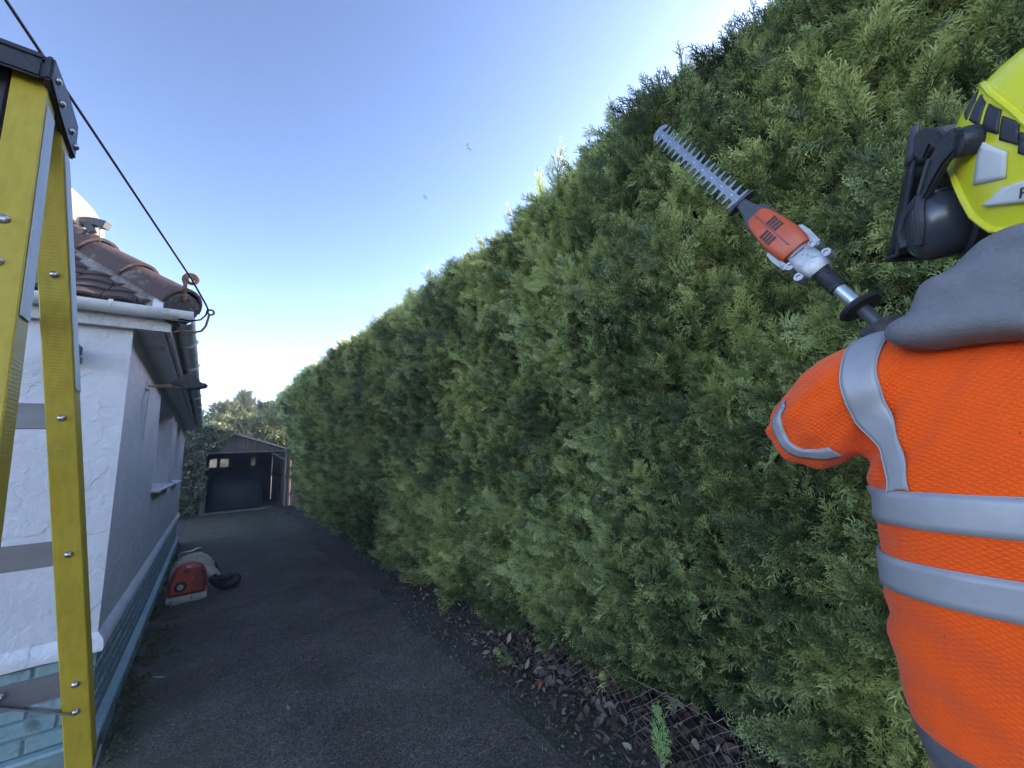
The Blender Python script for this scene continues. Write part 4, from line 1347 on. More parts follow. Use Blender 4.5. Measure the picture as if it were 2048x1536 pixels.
# ------------------------------------------------------------------ step ladder
def fibre_mat():
    m = bpy.data.materials.new('yellow_fibreglass'); m.use_nodes = True
    nt = m.node_tree; N = nt.nodes; L = nt.links
    p = N['Principled BSDF']; p.inputs['Roughness'].default_value = .42; p.inputs['Specular IOR Level'].default_value = .4
    geo = N.new('ShaderNodeNewGeometry')
    mp = N.new('ShaderNodeMapping'); mp.inputs['Scale'].default_value = (60, 60, 5); L.new(geo.outputs['Position'], mp.inputs[0])
    n1 = N.new('ShaderNodeTexNoise'); n1.inputs['Scale'].default_value = 2; n1.inputs['Detail'].default_value = 5; L.new(mp.outputs[0], n1.inputs['Vector'])
    r = N.new('ShaderNodeValToRGB'); e = r.color_ramp.elements
    e[0].position = .3; e[0].color = (.44, .33, .035, 1); e[1].position = .7; e[1].color = (.53, .41, .05, 1)
    L.new(n1.outputs[0], r.inputs[0])
    n2 = N.new('ShaderNodeTexNoise'); n2.inputs['Scale'].default_value = 34; n2.inputs['Detail'].default_value = 6; n2.inputs['Roughness'].default_value = .75
    L.new(geo.outputs['Position'], n2.inputs['Vector'])
    mr = N.new('ShaderNodeMapRange'); mr.inputs[1].default_value = .64; mr.inputs[2].default_value = .80; mr.inputs[4].default_value = .6; L.new(n2.outputs[0], mr.inputs[0])
    mx = N.new('ShaderNodeMix'); mx.data_type = 'RGBA'; L.new(mr.outputs[0], mx.inputs[0]); L.new(r.outputs[0], mx.inputs[6]); mx.inputs[7].default_value = (.16, .13, .03, 1)
    L.new(mx.outputs[2], p.inputs['Base Color'])
    wv = N.new('ShaderNodeTexWave'); wv.bands_direction = 'Z'; wv.inputs['Scale'].default_value = 60; wv.inputs['Distortion'].default_value = 3; wv.inputs['Detail'].default_value = 2
    L.new(geo.outputs['Position'], wv.inputs['Vector'])
    b = N.new('ShaderNodeBump'); b.inputs['Strength'].default_value = .12; b.inputs['Distance'].default_value = .001
    L.new(wv.outputs[0], b.inputs['Height']); L.new(b.outputs[0], p.inputs['Normal'])
    return m
M_FIB = fibre_mat()
M_GREYP = mat('worn_grey_face', (.50, .54, .55), (.40, .45, .46), rough=.4, scale=25, stretch=(1, 1, .2), c3=(.16, .17, .17), s3=22, t3=.68)
M_BLKP = mat('black_plastic', (.022, .024, .03), (.035, .037, .043), rough=.45, scale=12, bump=.15, bscale=120)
M_ALU = mat('aluminium', (.20, .205, .22), (.15, .155, .165), rough=.42, scale=30, metal=.4, stretch=(.2, 1, 1), rvar=.1)
M_RIV = mat('rivet_steel', (.55, .55, .56), (.40, .38, .36), rough=.3, metal=.9, scale=80)
def railX(z, s=1): return (-.43 + s*(.199-.018 + .086*(2.1-z)))
def nearY(z): return .823 - .238*(2.1-z)
def farY(z): return .885 + .250*(2.1-z)
lad = thing('step_ladder', 'yellow fibreglass step ladder with black top cap beside the house', 'ladder', (-.42, .87, 0))
FW, FD, TH = .036, .040, .0045
def rail(fy, s, dirn, zt, zb):
    """C-channel rail, web outwards"""
    m = MB()
    rings = []
    for z in np.linspace(zb, zt, 9):
        cx = railX(z, s); y0 = fy(z)
        # front flange plane towards -Y at y0, web on the outer side
        xo = cx + s*FW/2; xi = cx - s*FW/2
        yb = y0 + FD
        pts = [(xi, y0), (xo, y0), (xo, yb), (xi, yb), (xi, yb-TH), (xo-s*TH, yb-TH), (xo-s*TH, y0+TH), (xi, y0+TH)]
        rings.append([Vector((px, py, z)) for px, py in pts])
    m.loft(rings)
    return m.build('rail', M_FIB, lad, bevel=.0015)
RN = rail(nearY, 1, 0, 2.105, .03); rail(nearY, -1, 0, 2.105, .03)
RF = rail(farY, 1, 0, 2.10, .03); rail(farY, -1, 0, 2.10, .03)
def side_face(fy, z1, z0, parent):
    m = MB(); rings = []
    for z in np.linspace(z0, z1, 7):
        xo = railX(z) + FW/2; y0 = fy(z)+.004; yb = y0+FD-.008
        rings.append([Vector((xo+.0005, y0, z)), Vector((xo+.002, y0, z)), Vector((xo+.002, yb, z)), Vector((xo+.0005, yb, z))])
    m.loft(rings); return m.build('side_strip', M_GREYP, parent)
side_face(nearY, 2.05, 1.70, RN); side_face(farY, 2.04, 1.65, RF)
for fy in (nearY, farY):
    for s in (1, -1):
        x = railX(0, s); y = fy(0)+FD/2
        MB().box((x-.032, y-.05, 0), (x+.032, y+.05, .05)).build('foot', M_BLKP, lad, bevel=.006)
def rivet(p, nrm, parent, r=.0062):
    q = Vector(nrm).to_track_quat('Z', 'Y').to_matrix().to_4x4(); q.translation = Vector(p)
    MB().lathe([(r*1.0, 0), (r*.95, .0015), (r*.75, .0035), (r*.3, .0048), (.0001, .005)], q, 12).build('rivet', M_RIV, parent, smooth=True)
# rear bars
zs = [1.605 - .235*k for k in range(-1, 7)]
for z in zs:
    if z < .1: continue
    y = farY(z)+TH+.002
    b = MB()
    xl, xr_ = railX(z, -1)-.012, railX(z, 1)+.010
    b.box((xl, y, z-.021), (xr_, y+.003, z+.021)); b.box((xl, y+.003, z-.021), (xr_, y+.022, z-.018))
    bar = b.build('rear_bar', M_ALU, lad)
    for s in (1, -1):
        rivet((railX(z, s)+s*.002, farY(z), z-.004), (0, -1, .1), bar)
z = 1.15
br = MB(); br.bar((railX(z)-.105, farY(z)+.004, z-.012), (railX(z-.075)-.004, farY(z-.075)+.008, z-.075), .003, .024, up=(0, -1, .2))
brc = br.build('brace', M_ALU, lad)
rivet((railX(z-.07), farY(z-.07), z-.07), (0, -1, .1), brc); rivet((railX(z)-.085, farY(z), z-.008), (0, -1, .1), brc, .007)
# treads on the climbing side
for k in range(8):
    z = 1.80 - .235*k
    y = nearY(z)
    b = MB()
    xl, xr_ = railX(z, -1)+.02, railX(z, 1)-.02
    b.box((xl, y+.006, z-.003), (xr_, y+.076, z)); b.box((xl, y+.003, z-.03), (xr_, y+.006, z)); b.box((xl, y+.076, z-.02), (xr_, y+.079, z))
    for q in range(4): b.box((xl, y+.016+q*.016, z), (xr_, y+.020+q*.016, z+.0015))
    t = b.build('tread', M_ALU, lad)
    for dz in (.032, -.032):
        for s in (1, -1): rivet((railX(z+dz, s)-s*.005, nearY(z+dz), z+dz), (0, -1, -.1), t, .0075)
# folding stays between the frames
for s in (1,):
    z = 1.80
    MB().bar((railX(z, s)-.045, nearY(z)+.03, z), (railX(z-.06, s)-.045, farY(z-.06)+.03, z-.055), .003, .022, up=(0, .3, 1)).build('spreader', M_ALU, lad)
    z = .98
    MB().bar((railX(z, s)+FW/2+.006, nearY(z)+.05, z-.16), (railX(z, s)+FW/2+.006, farY(z)+.03, z+.0), .004, .020, up=(0, 0, 1)).build('spreader', M_ALU, lad)
# cap
c = MB()
sidep = [(.799, 2.126), (.885, 2.127), (.945, 2.118), (.955, 2.055), (.90, 2.060), (.858, 2.068), (.799, 2.086)]
Mx = Matrix(((0, 0, 1, 0), (1, 0, 0, 0), (0, 1, 0, 0), (0, 0, 0, 1)))
c.prism([(a, b) for a, b in sidep], -.222-.010, -.222, Mx)
c.prism([(a, b) for a, b in sidep], -.638, -.628, Mx)
c.box((-.628, .799, 2.114), (-.232, .952, 2.126))
c.box((-.628, .799, 2.084), (-.232, .807, 2.114)); c.box((-.628, .944, 2.065), (-.232, .952, 2.114))
cap = c.build('top_cap', M_BLKP, lad, bevel=.003, bseg=2)
MB().box((-.6, .835, 2.015), (-.27, .90, 2.1135)).build('cap_core', M_BLKP, cap, bevel=.004)
for (yy_, zz_) in ((.822, 2.103), (.85, 2.086), (.91, 2.082), (.942, 2.075)):
    rivet((-.2218, yy_, zz_), (1, 0, 0), cap, .006)

# ------------------------------------------------------------------ satellite dish
M_DISH = mat('cream_dish', (.40, .35, .26), (.35, .30, .22), rough=.5, scale=4, c3=(.42, .38, .30), s3=5, t3=.68)
M_BLKM = mat('dark_lnb', (.035, .036, .04), (.06, .06, .062), rough=.5, scale=20)
M_CABW = mat('cream_cable', (.62, .60, .52), rough=.5)
dish = thing('satellite_dish', 'cream satellite dish with black feed arm above the tiled roof', 'satellite dish', (-1.3, 4.15, 3.1))
dn_ = Vector((.50, -.68, .50)).normalized()
dq = dn_.to_track_quat('Z', 'Y').to_matrix().to_4x4(); dq.translation = Vector((-1.22, 4.02, 3.50))
d = MB()
prof = [(.0001+.51*t, .13*t*t) for t in np.linspace(0, 1, 12)] + [(.52, .133), (.52, .123)] + [(.51*t+.0001, .13*t*t-.012) for t in np.linspace(1, 0, 12)]
d.lathe([(a, b-.13) for a, b in prof], dq, 40, cap=False)
d.build('reflector', M_DISH, dish, smooth=True)
a_ = MB(); a_.bar((-1.00, 3.95, 3.03), (-.77, 3.74, 3.17), .035, .04); a_.build('feed_arm', M_BLKM, dish, bevel=.004)
l_ = MB(); l_.tube([(-.80, 3.80, 3.262), (-.765, 3.77, 3.258), (-.72, 3.735, 3.245)], [.036, .034, .03], n=14); l_.bar((-.735, 3.74, 3.25), (-.665, 3.70, 3.225), .05, .05)
l_.bar((-.77, 3.75, 3.235), (-.74, 3.74, 3.17), .03, .04)
lnb = l_.build('receiver', M_BLKM, dish, smooth=True)
MB().tube([(-.815, 3.81, 3.264), (-.80, 3.80, 3.262)], .037, n=14).build('receiver_cap', M_DISH, lnb, smooth=True)
k_ = MB(); k_.tube([(-1.28, 4.16, 3.3), (-1.28, 4.25, 3.2), (-1.28, 4.3, 3.0)], .03, n=10); k_.build('mast', M_RIV, dish, smooth=True)
w_ = MB(); w_.tube([(-.71, 3.72, 3.22), (-.695, 3.72, 3.14), (-.70, 3.74, 3.05), (-.74, 3.76, 3.02), (-.79, 3.80, 3.05), (-.83, 3.85, 3.09), (-.80, 3.82, 3.14)], .006, n=6)
w_.build('cable', M_CABW, dish, smooth=True)
MB().bar((-1.0, 3.93, 3.045), (-.74, 3.76, 3.10), .012, .075).build('mount_plate', M_DISH, dish)

# ------------------------------------------------------------------ hip iron, wire, eye hook, lamps
M_RUST = mat('rusty_iron', (.12, .065, .045), (.20, .11, .075), rough=.85, scale=30, metal=.3, bump=.4, bscale=90)
M_CABLE = mat('black_cable', (.008, .008, .010), rough=.8, spec=.1)
hi = MB()
pts = [(-.185, 3.215, 2.60), (-.19, 3.205, 2.66), (-.188, 3.2, 2.70)]
cx_, cz_ = -.160, 2.742
for k in range(22):
    a = math.pi*1.05 - k*math.pi*2*.075
    rad = .040 - .0011*k
    pts.append((cx_ + math.cos(a)*rad, 3.2, cz_ + math.sin(a)*rad))
hi.tube(pts, .011, n=8, flat=.45)
tag(hi.build('hip_iron', M_RUST, None, smooth=True), 'rusty scrolled hip iron on the roof corner', 'hip iron')
cb = MB()
A = Vector((-.160, 3.195, 2.744)); Dc = Vector((-.497, -1.30, .389))
cpts = [A + Dc*8.0*(1-k/4) for k in range(5)]
cpts += [Vector((-.115, 3.195, 2.66)), Vector((-.075, 3.195, 2.585)), Vector((-.062, 3.195, 2.555)), Vector((-.07, 3.195, 2.51)), Vector((-.095, 3.2, 2.475)), Vector((-.15, 3.215, 2.462)), Vector((-.21, 3.24, 2.475))]
cb.tube(cpts, .0055, n=8)
tag(cb.build('overhead_cable', M_CABLE, None, smooth=True), 'thin black overhead cable running from the sky to the roof corner', 'cable')
eh = MB()
pts = [(-.225, 3.31, 2.405), (-.18, 3.22, 2.395), (-.12, 3.2, 2.385), (-.085, 3.2, 2.40), (-.066, 3.2, 2.435), (-.056, 3.2, 2.49), (-.053, 3.2, 2.515)]
eh.tube(pts, .007, n=8)
ring_ = [(-.045 + math.cos(a)*.017, 3.2, 2.535 + math.sin(a)*.017) for a in np.linspace(-1.9, 4.5, 16)]
eh.tube(ring_, .0065, n=8)
tag(eh.build('eye_hook', M_RUST, None, smooth=True), 'rusty eye hook curving up from the fascia under the gutter', 'hook')
M_OLDBLK = mat('dirty_black', (.03, .032, .036), (.07, .07, .07), rough=.6, scale=22, bump=.3, bscale=60, c3=(.20, .19, .17), s3=25, t3=.66)
M_CORR = mat('corroded_arm', (.42, .30, .20), (.26, .16, .10), rough=.8, scale=40)
fl = thing('broken_floodlight', 'broken black floodlight hanging on a corroded arm below the side gutter', 'floodlight', (-.43, 4.25, 2.2))
MB().bar((-.432, 4.27, 2.19), (-.30, 4.17, 2.178), .012, .014).build('arm', M_CORR, fl)
MB().bar((-.36, 4.22, 2.185), (-.20, 4.12, 2.178), .022, .026).build('arm_sleeve', M_CORR, fl)
MB().box((-.445, 4.20, 2.16), (-.42, 4.34, 2.22)).build('wall_plate', M_GREYP, fl)
h_ = MB()
h_.prism([(-.27, 2.19), (-.235, 2.225), (-.20, 2.262), (-.15, 2.27), (-.11, 2.245), (-.085, 2.205), (-.04, 2.20), (-.035, 2.178), (-.10, 2.162), (-.17, 2.150), (-.215, 2.172)], -4.17, -4.05,
         Matrix(((1, 0, 0, 0), (0, 0, -1, 0), (0, 1, 0, 0), (0, 0, 0, 1))))
h_.build('lamp_head', M_OLDBLK, fl, bevel=.008, bseg=2)
wl = MB(); wl.tube([(-.41, 4.25, 2.17), (-.412, 4.26, 2.05), (-.415, 4.25, 1.9), (-.418, 4.26, 1.75)], .004, n=6); wl.build('lead', M_GREYP, fl)
sl_ = thing('wall_lamp', 'small black lamp fixed to the front wall behind the ladder', 'wall lamp', (-.69, WY, 2.2))
MB().box((-.715, 3.33, 2.15), (-.665, WY-.001, 2.25)).build('back_plate', M_BLKP, sl_, bevel=.005)
MB().box((-.755, 3.20, 2.185), (-.625, 3.31, 2.255)).build('lamp_body', M_OLDBLK, sl_, bevel=.012, bseg=2)
MB().box((-.66, 3.215, 2.14), (-.618, 3.295, 2.184)).build('sensor', M_BLKP, sl_, bevel=.008)

# ------------------------------------------------------------------ backpack blower
M_RED = mat('red_plastic', (.52, .062, .028), (.42, .045, .025), rough=.42, scale=9, c3=(.20, .06, .04), s3=14, t3=.66)
M_CREAM = mat('cream_plastic', (.52, .50, .42), (.42, .40, .33), rough=.5, scale=12, c3=(.20, .18, .14), s3=12, t3=.62)
M_STEEL = mat('steel_tube', (.5, .5, .5), rough=.35, metal=.9)
M_WPAN0 = mat('white_badge', (.6, .6, .6), rough=.5)
bl = thing('backpack_blower', 'red and cream backpack leaf blower standing on the drive by the wall', 'leaf blower', (-.08, 6.45, 0))
XZ = Matrix(((1, 0, 0, 0), (0, 0, 1, 0), (0, 1, 0, 0), (0, 0, 0, 1)))      # polygon (x,z) extruded along y
def solid(outline, ys, scales, c, m, name, parent, bev=0):
    b = MB(); rings = []
    for y_, s_ in zip(ys, scales):
        rings.append([Vector((c[0]+(x-c[0])*s_, y_, c[1]+(z-c[1])*s_)) for x, z in outline])
    b.loft(rings)
    return b.build(name, m, parent, smooth=True, bevel=bev)
cov = [(-.268, .085), (-.27, .16), (-.262, .25), (-.235, .33), (-.19, .385), (-.12, .41), (-.04, .405), (.03, .375), (.07, .31), (.085, .23), (.088, .15), (.082, .085)]
solid(cov, [6.275, 6.29, 6.32, 6.36, 6.50], [.80, .90, .97, 1.0, 1.0], (-.09, .22), M_RED, 'engine_cover', bl)
ec = bl.children[-1]
for k in range(8):
    MB().box((-.03, 6.268, .15+k*.024), (.052, 6.285, .150+k*.024+.011)).build('vent_slot', M_BLKP, ec)
for k in range(4):
    MB().box((-.258+k*.006, 6.285, .16+k*.05), (-.215+k*.010, 6.31, .178+k*.05)).build('vent_slot', M_BLKP, ec)
MB().box((-.135, 6.27, .335), (-.085, 6.30, .362)).build('vent_slot', M_BLKP, ec)
MB().bar((-.048, 6.272, .10), (-.040, 6.285, .385), .008, .006, up=(0, -1, 0)).build('seam', M_BLKP, ec)
q = Matrix.Translation((-.155, 6.28, .185)) @ Matrix.Rotation(R_(90), 4, 'X')
kn = MB().lathe([(.058, -.005), (.056, .015), (.046, .026), (.03, .028), (.0001, .028)], q, 24).build('starter_knob', M_BLKP, ec, smooth=True)
MB().lathe([(.030, .029), (.028, .036), (.0001, .038)], q, 20).build('knob_centre', M_CREAM, kn, smooth=True)
base = [(-.272, .012), (.09, .012), (.10, .03), (.096, .084), (-.272, .084), (-.28, .05)]
solid(base, [6.262, 6.275, 6.60, 6.61], [.97, 1, 1, .97], (-.09, .05), M_CREAM, 'base', bl, .004)
MB().box((-.05, 6.258, .03), (-.045, 6.266, .08)).build('seam', M_BLKP, bl)
MB().tube([(-.24, 6.27, .008), (-.1, 6.255, .004), (.05, 6.27, .008), (.09, 6.32, .02)], .007, n=8).build('frame_tube', M_CREAM, bl, smooth=True)
q = Matrix.Translation((-.055, 6.60, .275)) @ Matrix.Rotation(R_(90), 4, 'X')
fh = MB().lathe([(.0001, -.02), (.19, -.02), (.218, .0), (.222, .05), (.205, .095), (.17, .105)], q, 36).build('fan_housing', M_CREAM, bl, smooth=True)
for k in range(9):
    a = R_(20+k*17)
    MB().bar((-.055+math.cos(a)*.20, 6.495, .275+math.sin(a)*.20), (-.055+math.cos(a)*.226, 6.56, .275+math.sin(a)*.226), .012, .008, up=(math.cos(a), 0, math.sin(a))).build('rib', M_CREAM, fh)
ot = MB(); ot.tube([(.05, 6.55, .30), (.13, 6.53, .235), (.185, 6.51, .17)], [.07, .066, .06], n=16); ot.build('outlet', M_CREAM, bl, smooth=True)
ho = MB()
hp = [Vector(p) for p in ((.14, 6.50, .20), (.19, 6.48, .13), (.25, 6.46, .085), (.32, 6.48, .08), (.375, 6.54, .085), (.385, 6.64, .09), (.33, 6.73, .09), (.22, 6.78, .085))]
fine = []
for i_ in range(len(hp)-1):
    p0, p1, p2, p3 = hp[max(0, i_-1)], hp[i_], hp[i_+1], hp[min(len(hp)-1, i_+2)]
    for j in range(8):
        t = j/8
        fine.append(.5*((2*p1) + (p2-p0)*t + (2*p0-5*p1+4*p2-p3)*t*t + (3*p1-p0-3*p2+p3)*t*t*t))
ho.tube(fine, [.058 + (.006 if j % 2 else -.003) for j in range(len(fine))], n=16)
ho.build('hose', M_BLKP, bl, smooth=True)
ch = MB(); ch.tube([(.02, 6.72, .36), (.16, 6.60, .33), (.21, 6.52, .22), (.235, 6.48, .13)], [.016, .018, .016, .014], n=8); ch.build('control_handle', M_BLKP, bl, smooth=True)
ha = MB(); ha.tube([(-.20, 6.63, .42), (-.205, 6.62, .50), (-.16, 6.61, .515), (-.08, 6.61, .52), (-.03, 6.61, .54), (.01, 6.62, .535), (.03, 6.64, .48), (.08, 6.66, .40)], .010, n=8); ha.build('carry_handle', M_STEEL, bl, smooth=True)
ha = MB(); ha.tube([(-.17, 6.60, .46), (-.06, 6.59, .465), (.01, 6.59, .49)], .010, n=8); ha.build('frame_tube', M_STEEL, bl, smooth=True)
bp = MB(); bp.box((-.23, 6.625, .05), (.10, 6.66, .46)); bp.build('back_pad', M_BLKP, bl, bevel=.015, bseg=2)

st = MB(); st.tube([(-.16, 6.66, .44), (-.18, 6.74, .36), (-.17, 6.76, .20), (-.14, 6.68, .08)], .016, n=8, flat=.3); st.build('strap', M_BLKP, bl, smooth=True)
st = MB(); st.tube([(.04, 6.66, .44), (.05, 6.75, .34), (.05, 6.76, .18), (.03, 6.68, .08)], .016, n=8, flat=.3); st.build('strap', M_BLKP, bl, smooth=True)
cw = MB(); cw.tube([(.03, 6.64, .44), (.12, 6.62, .42), (.17, 6.58, .33), (.20, 6.53, .24)], .006, n=6); cw.build('throttle_cable', M_BLKP, bl, smooth=True)
MB().box((-.115, 6.268, .382), (-.07, 6.30, .396)).build('badge', M_WPAN0, ec)
for k in range(3):
    MB().box((-.025+k*.028, 6.272, .355), (-.008+k*.028, 6.30, .366)).build('vent_slot', M_BLKP, ec)

# ------------------------------------------------------------------ pole hedge trimmer
M_ORANGE_P = mat('orange_plastic', (.60, .105, .028), (.50, .08, .025), rough=.4, scale=14, c3=(.35, .10, .05), s3=20, t3=.68)
M_DGREY = mat('dark_grey_plastic', (.055, .06, .07), (.08, .085, .095), rough=.45, scale=15)
M_BLADE = mat('blade_steel', (.34, .36, .39), (.26, .28, .31), rough=.38, scale=40, metal=.75, rvar=.1)
M_CAST = mat('cast_aluminium', (.52, .53, .54), (.38, .38, .38), rough=.5, scale=60, metal=.55, c3=(.18, .16, .13), s3=35, t3=.62)
M_TUBE = mat('bright_tube', (.68, .70, .73), (.58, .60, .63), rough=.28, scale=10, metal=.8)
TA = Vector((1.27, .194, 1.775)); TD = Vector((.098, .472, .876)).normalized()
tocam = (Vector((0, 0, 1.5)) - (TA + TD*.5)).normalized()
TN = (tocam - TD*tocam.dot(TD)).normalized(); TS = TD.cross(TN).normalized()
def TP(s, a=0, n=0): return TA + TD*s + TS*a + TN*n
TM = Matrix((TS, TD, TN)).transposed().to_4x4(); TM.translation = TA          # x side, y along, z towards the viewer
trim = thing('pole_hedge_trimmer', 'long-reach hedge trimmer with orange housing held up against the hedge', 'hedge trimmer', tuple(TP(.3)))
bb = MB()
bb.prism([(-.0115, .53), (.0115, .53), (.0115, 1.105), (.007, 1.115), (-.007, 1.115), (-.0115, 1.105)], -.003, .003, TM)
bb.prism([(-.0045, .54), (.0045, .54), (.0045, 1.09), (-.0045, 1.09)], .003, .007, TM)
blade = bb.build('blade', M_BLADE, trim, bevel=.001)
tooth = MB().prism([(0, -.0085), (.007, -.0062), (.026, -.0022), (.0285, 0), (.026, .0022), (.007, .0062), (0, .0085)], -.0022, .0022).mesh('tooth', M_BLADE)
for k in range(17):
    for s in (1, -1):
        place(tooth, 'tooth', blade, TM @ Matrix.Translation((s*.0105, .572+k*.0318+(0 if s > 0 else .006), .0)) @ (Matrix.Identity(4) if s > 0 else Matrix.Rotation(math.pi, 4, 'Z')))
for k in range(9):
    q = TM @ Matrix.Translation((0, .60+k*.06, .007))
    MB().lathe([(.0035, 0), (.003, .0015), (.0001, .002)], q, 8).build('bolt', M_TUBE, blade)
tg = MB().prism([(-.030, 1.095), (-.034, 1.110), (-.026, 1.128), (-.008, 1.137), (.014, 1.134), (.030, 1.12), (.036, 1.10), (.026, 1.098), (.012, 1.108), (-.012, 1.108)], -.004, .004, TM)
tg.build('tip_guard', M_BLADE, trim, bevel=.0015)
cg = MB(); rings = []
for (s, w, t) in ((.548, .046, .016), (.553, .048, .018), (.558, .046, .016)):
    rings.append([TP(s, math.cos(2*math.pi*k/20)*w, math.sin(2*math.pi*k/20)*t) for k in range(20)])
cg.loft(rings); cg.build('blade_guard', M_BLKP, trim, smooth=True)
def body(name, secs, m, parent, n=20, e=.55, off=0):
    b = MB(); rings = []
    for (s, w, t, zo) in secs:
        ring = []
        for k in range(n):
            a = 2*math.pi*k/n; c_, s_ = math.cos(a), math.sin(a)
            ring.append(TP(s, math.copysign(abs(c_)**e, c_)*w, math.copysign(abs(s_)**e, s_)*t + zo))
        rings.append(ring)
    b.loft(rings)
    return b.build(name, m, parent, smooth=True)
body('gear_neck', [(.548, .017, .012, 0), (.53, .018, .014, 0), (.50, .024, .02, -.004), (.47, .040, .028, -.008), (.43, .042, .036, -.012), (.36, .048, .040, -.014), (.30, .044, .036, -.014), (.275, .045, .03, -.012)], M_DGREY, trim)
hs = body('housing', [(.464, .020, .012, .014), (.455, .028, .024, .014), (.43, .036, .033, .013), (.38, .043, .038, .012), (.33, .046, .038, .012), (.295, .044, .035, .012), (.272, .038, .026, .012)], M_ORANGE_P, trim, 24, .42)
for gy_, ga in ((.352, -.020), (.372, .016)):
    for k in range(4):
        q = TM @ Matrix.Translation((ga, gy_ + (k-1.5)*.0115, .0485)) @ Matrix.Rotation(R_(2), 4, 'X')
        MB().box((-.0135, -.0032, -.012), (.0135, .0032, .0035), q).build('vent_slot', M_BLKP, hs)
q = TM @ Matrix.Translation((0, .37, .0505)); MB().box((-.001, -.08, -.01), (.001, .075, .0008), q).build('seam', M_DGREY, hs)
for s in (1, -1):
    pl_ = MB().prism([(s*.036, .245), (s*.052, .25), (s*.057, .30), (s*.054, .335), (s*.044, .335), (s*.040, .29)], -.03, .022, TM)
    pl_.build('side_plate', M_CAST, trim, bevel=.004, bseg=2)
body('joint_block', [(.29, .026, .02, .004), (.27, .030, .024, .006), (.245, .033, .026, .006), (.225, .036, .026, .006), (.20, .034, .024, .004), (.185, .026, .022, 0)], M_CAST, trim)
jb = trim.children[-1]
for (a, s) in ((-.036, .252), (.036, .262), (-.040, .208), (.040, .214)):
    q = TM @ Matrix.Translation((a, s, .0))
    bo = MB().lathe([(.013, -.018), (.013, .018), (.0115, .021), (.006, .021), (.0055, .016), (.0001, .016)], q, 14).build('screw_boss', M_CAST, jb, smooth=True)
for s in (.262, .284):
    MB().tube([TP(s, -.020, .02), TP(s, -.018, .032), TP(s, .016, .034), TP(s, .022, .02)], .0028, n=6).build('spring_clip', M_TUBE, jb, smooth=True)
sl = MB(); pts = [TP(.19 - .072*k/24) for k in range(25)]
sl.tube(pts, [.0205 + (.0012 if k % 2 else 0) for k in range(25)], n=18); sl.build('ribbed_sleeve', M_BLKP, trim, smooth=True)
sl = MB(); sl.tube([TP(.124), TP(.118)], .0225, n=18); sl.build('sleeve_ring', M_BLKP, trim, smooth=True)
tb = MB(); tb.tube([TP(.125), TP(.04)], .0165, n=18); tb.build('tube', M_TUBE, trim, smooth=True)
rg = MB(); rg.lathe([(.016, -.008), (.03, -.009), (.044, -.006), (.0485, 0), (.044, .007), (.028, .008), (.016, .012)], TM @ Matrix.Translation((0, .046, 0)) @ Matrix.Rotation(R_(-90), 4, 'X'), 28)
rg.build('guard_ring', M_BLKP, trim, smooth=True)
sh_ = MB(); sh_.tube([TP(.045), TP(-.30)], .0155, n=16); sh_.build('shaft', M_DGREY, trim, smooth=True)
rh = MB(); rh.tube([TP(-.28), TP(-.33), TP(-.46), TP(-.55), TP(-.62)], [.018, .026, .024, .034, .036], n=16); rh.build('rear_handle', M_DGREY, trim, smooth=True)

# ------------------------------------------------------------------ the person
def remesh(mb, voxel, it=6, fac=.5, name='skin'):
    me = mb.mesh(name, None)
    o = bpy.data.objects.new(name, me); COL.objects.link(o)
    m = o.modifiers.new('r', 'REMESH'); m.mode = 'VOXEL'; m.voxel_size = voxel
    s = o.modifiers.new('s', 'SMOOTH'); s.iterations = it; s.factor = fac
    dg = bpy.context.evaluated_depsgraph_get()
    out = bpy.data.meshes.new_from_object(o.evaluated_get(dg))
    bpy.data.objects.remove(o)
    out.polygons.foreach_set('use_smooth', [True]*len(out.polygons))
    return out
def oval(mb, z, cx, cy, b, a, n=28, e=.8):
    return [Vector((cx + math.copysign(abs(math.cos(2*math.pi*k/n))**e, math.cos(2*math.pi*k/n))*b,
                    cy + math.copysign(abs(math.sin(2*math.pi*k/n))**e, math.sin(2*math.pi*k/n))*a, z)) for k in range(n)]
def ball(mb, c, r, n=14, m=9):
    rings = []
    for i in range(m+1):
        t = math.pi*(i+.02)/(m+.04)
        rings.append([Vector((c[0]+r[0]*math.sin(t)*math.cos(2*math.pi*k/n), c[1]+r[1]*math.sin(t)*math.sin(2*math.pi*k/n), c[2]-r[2]*math.cos(t))) for k in range(n)])
    mb.loft(rings)

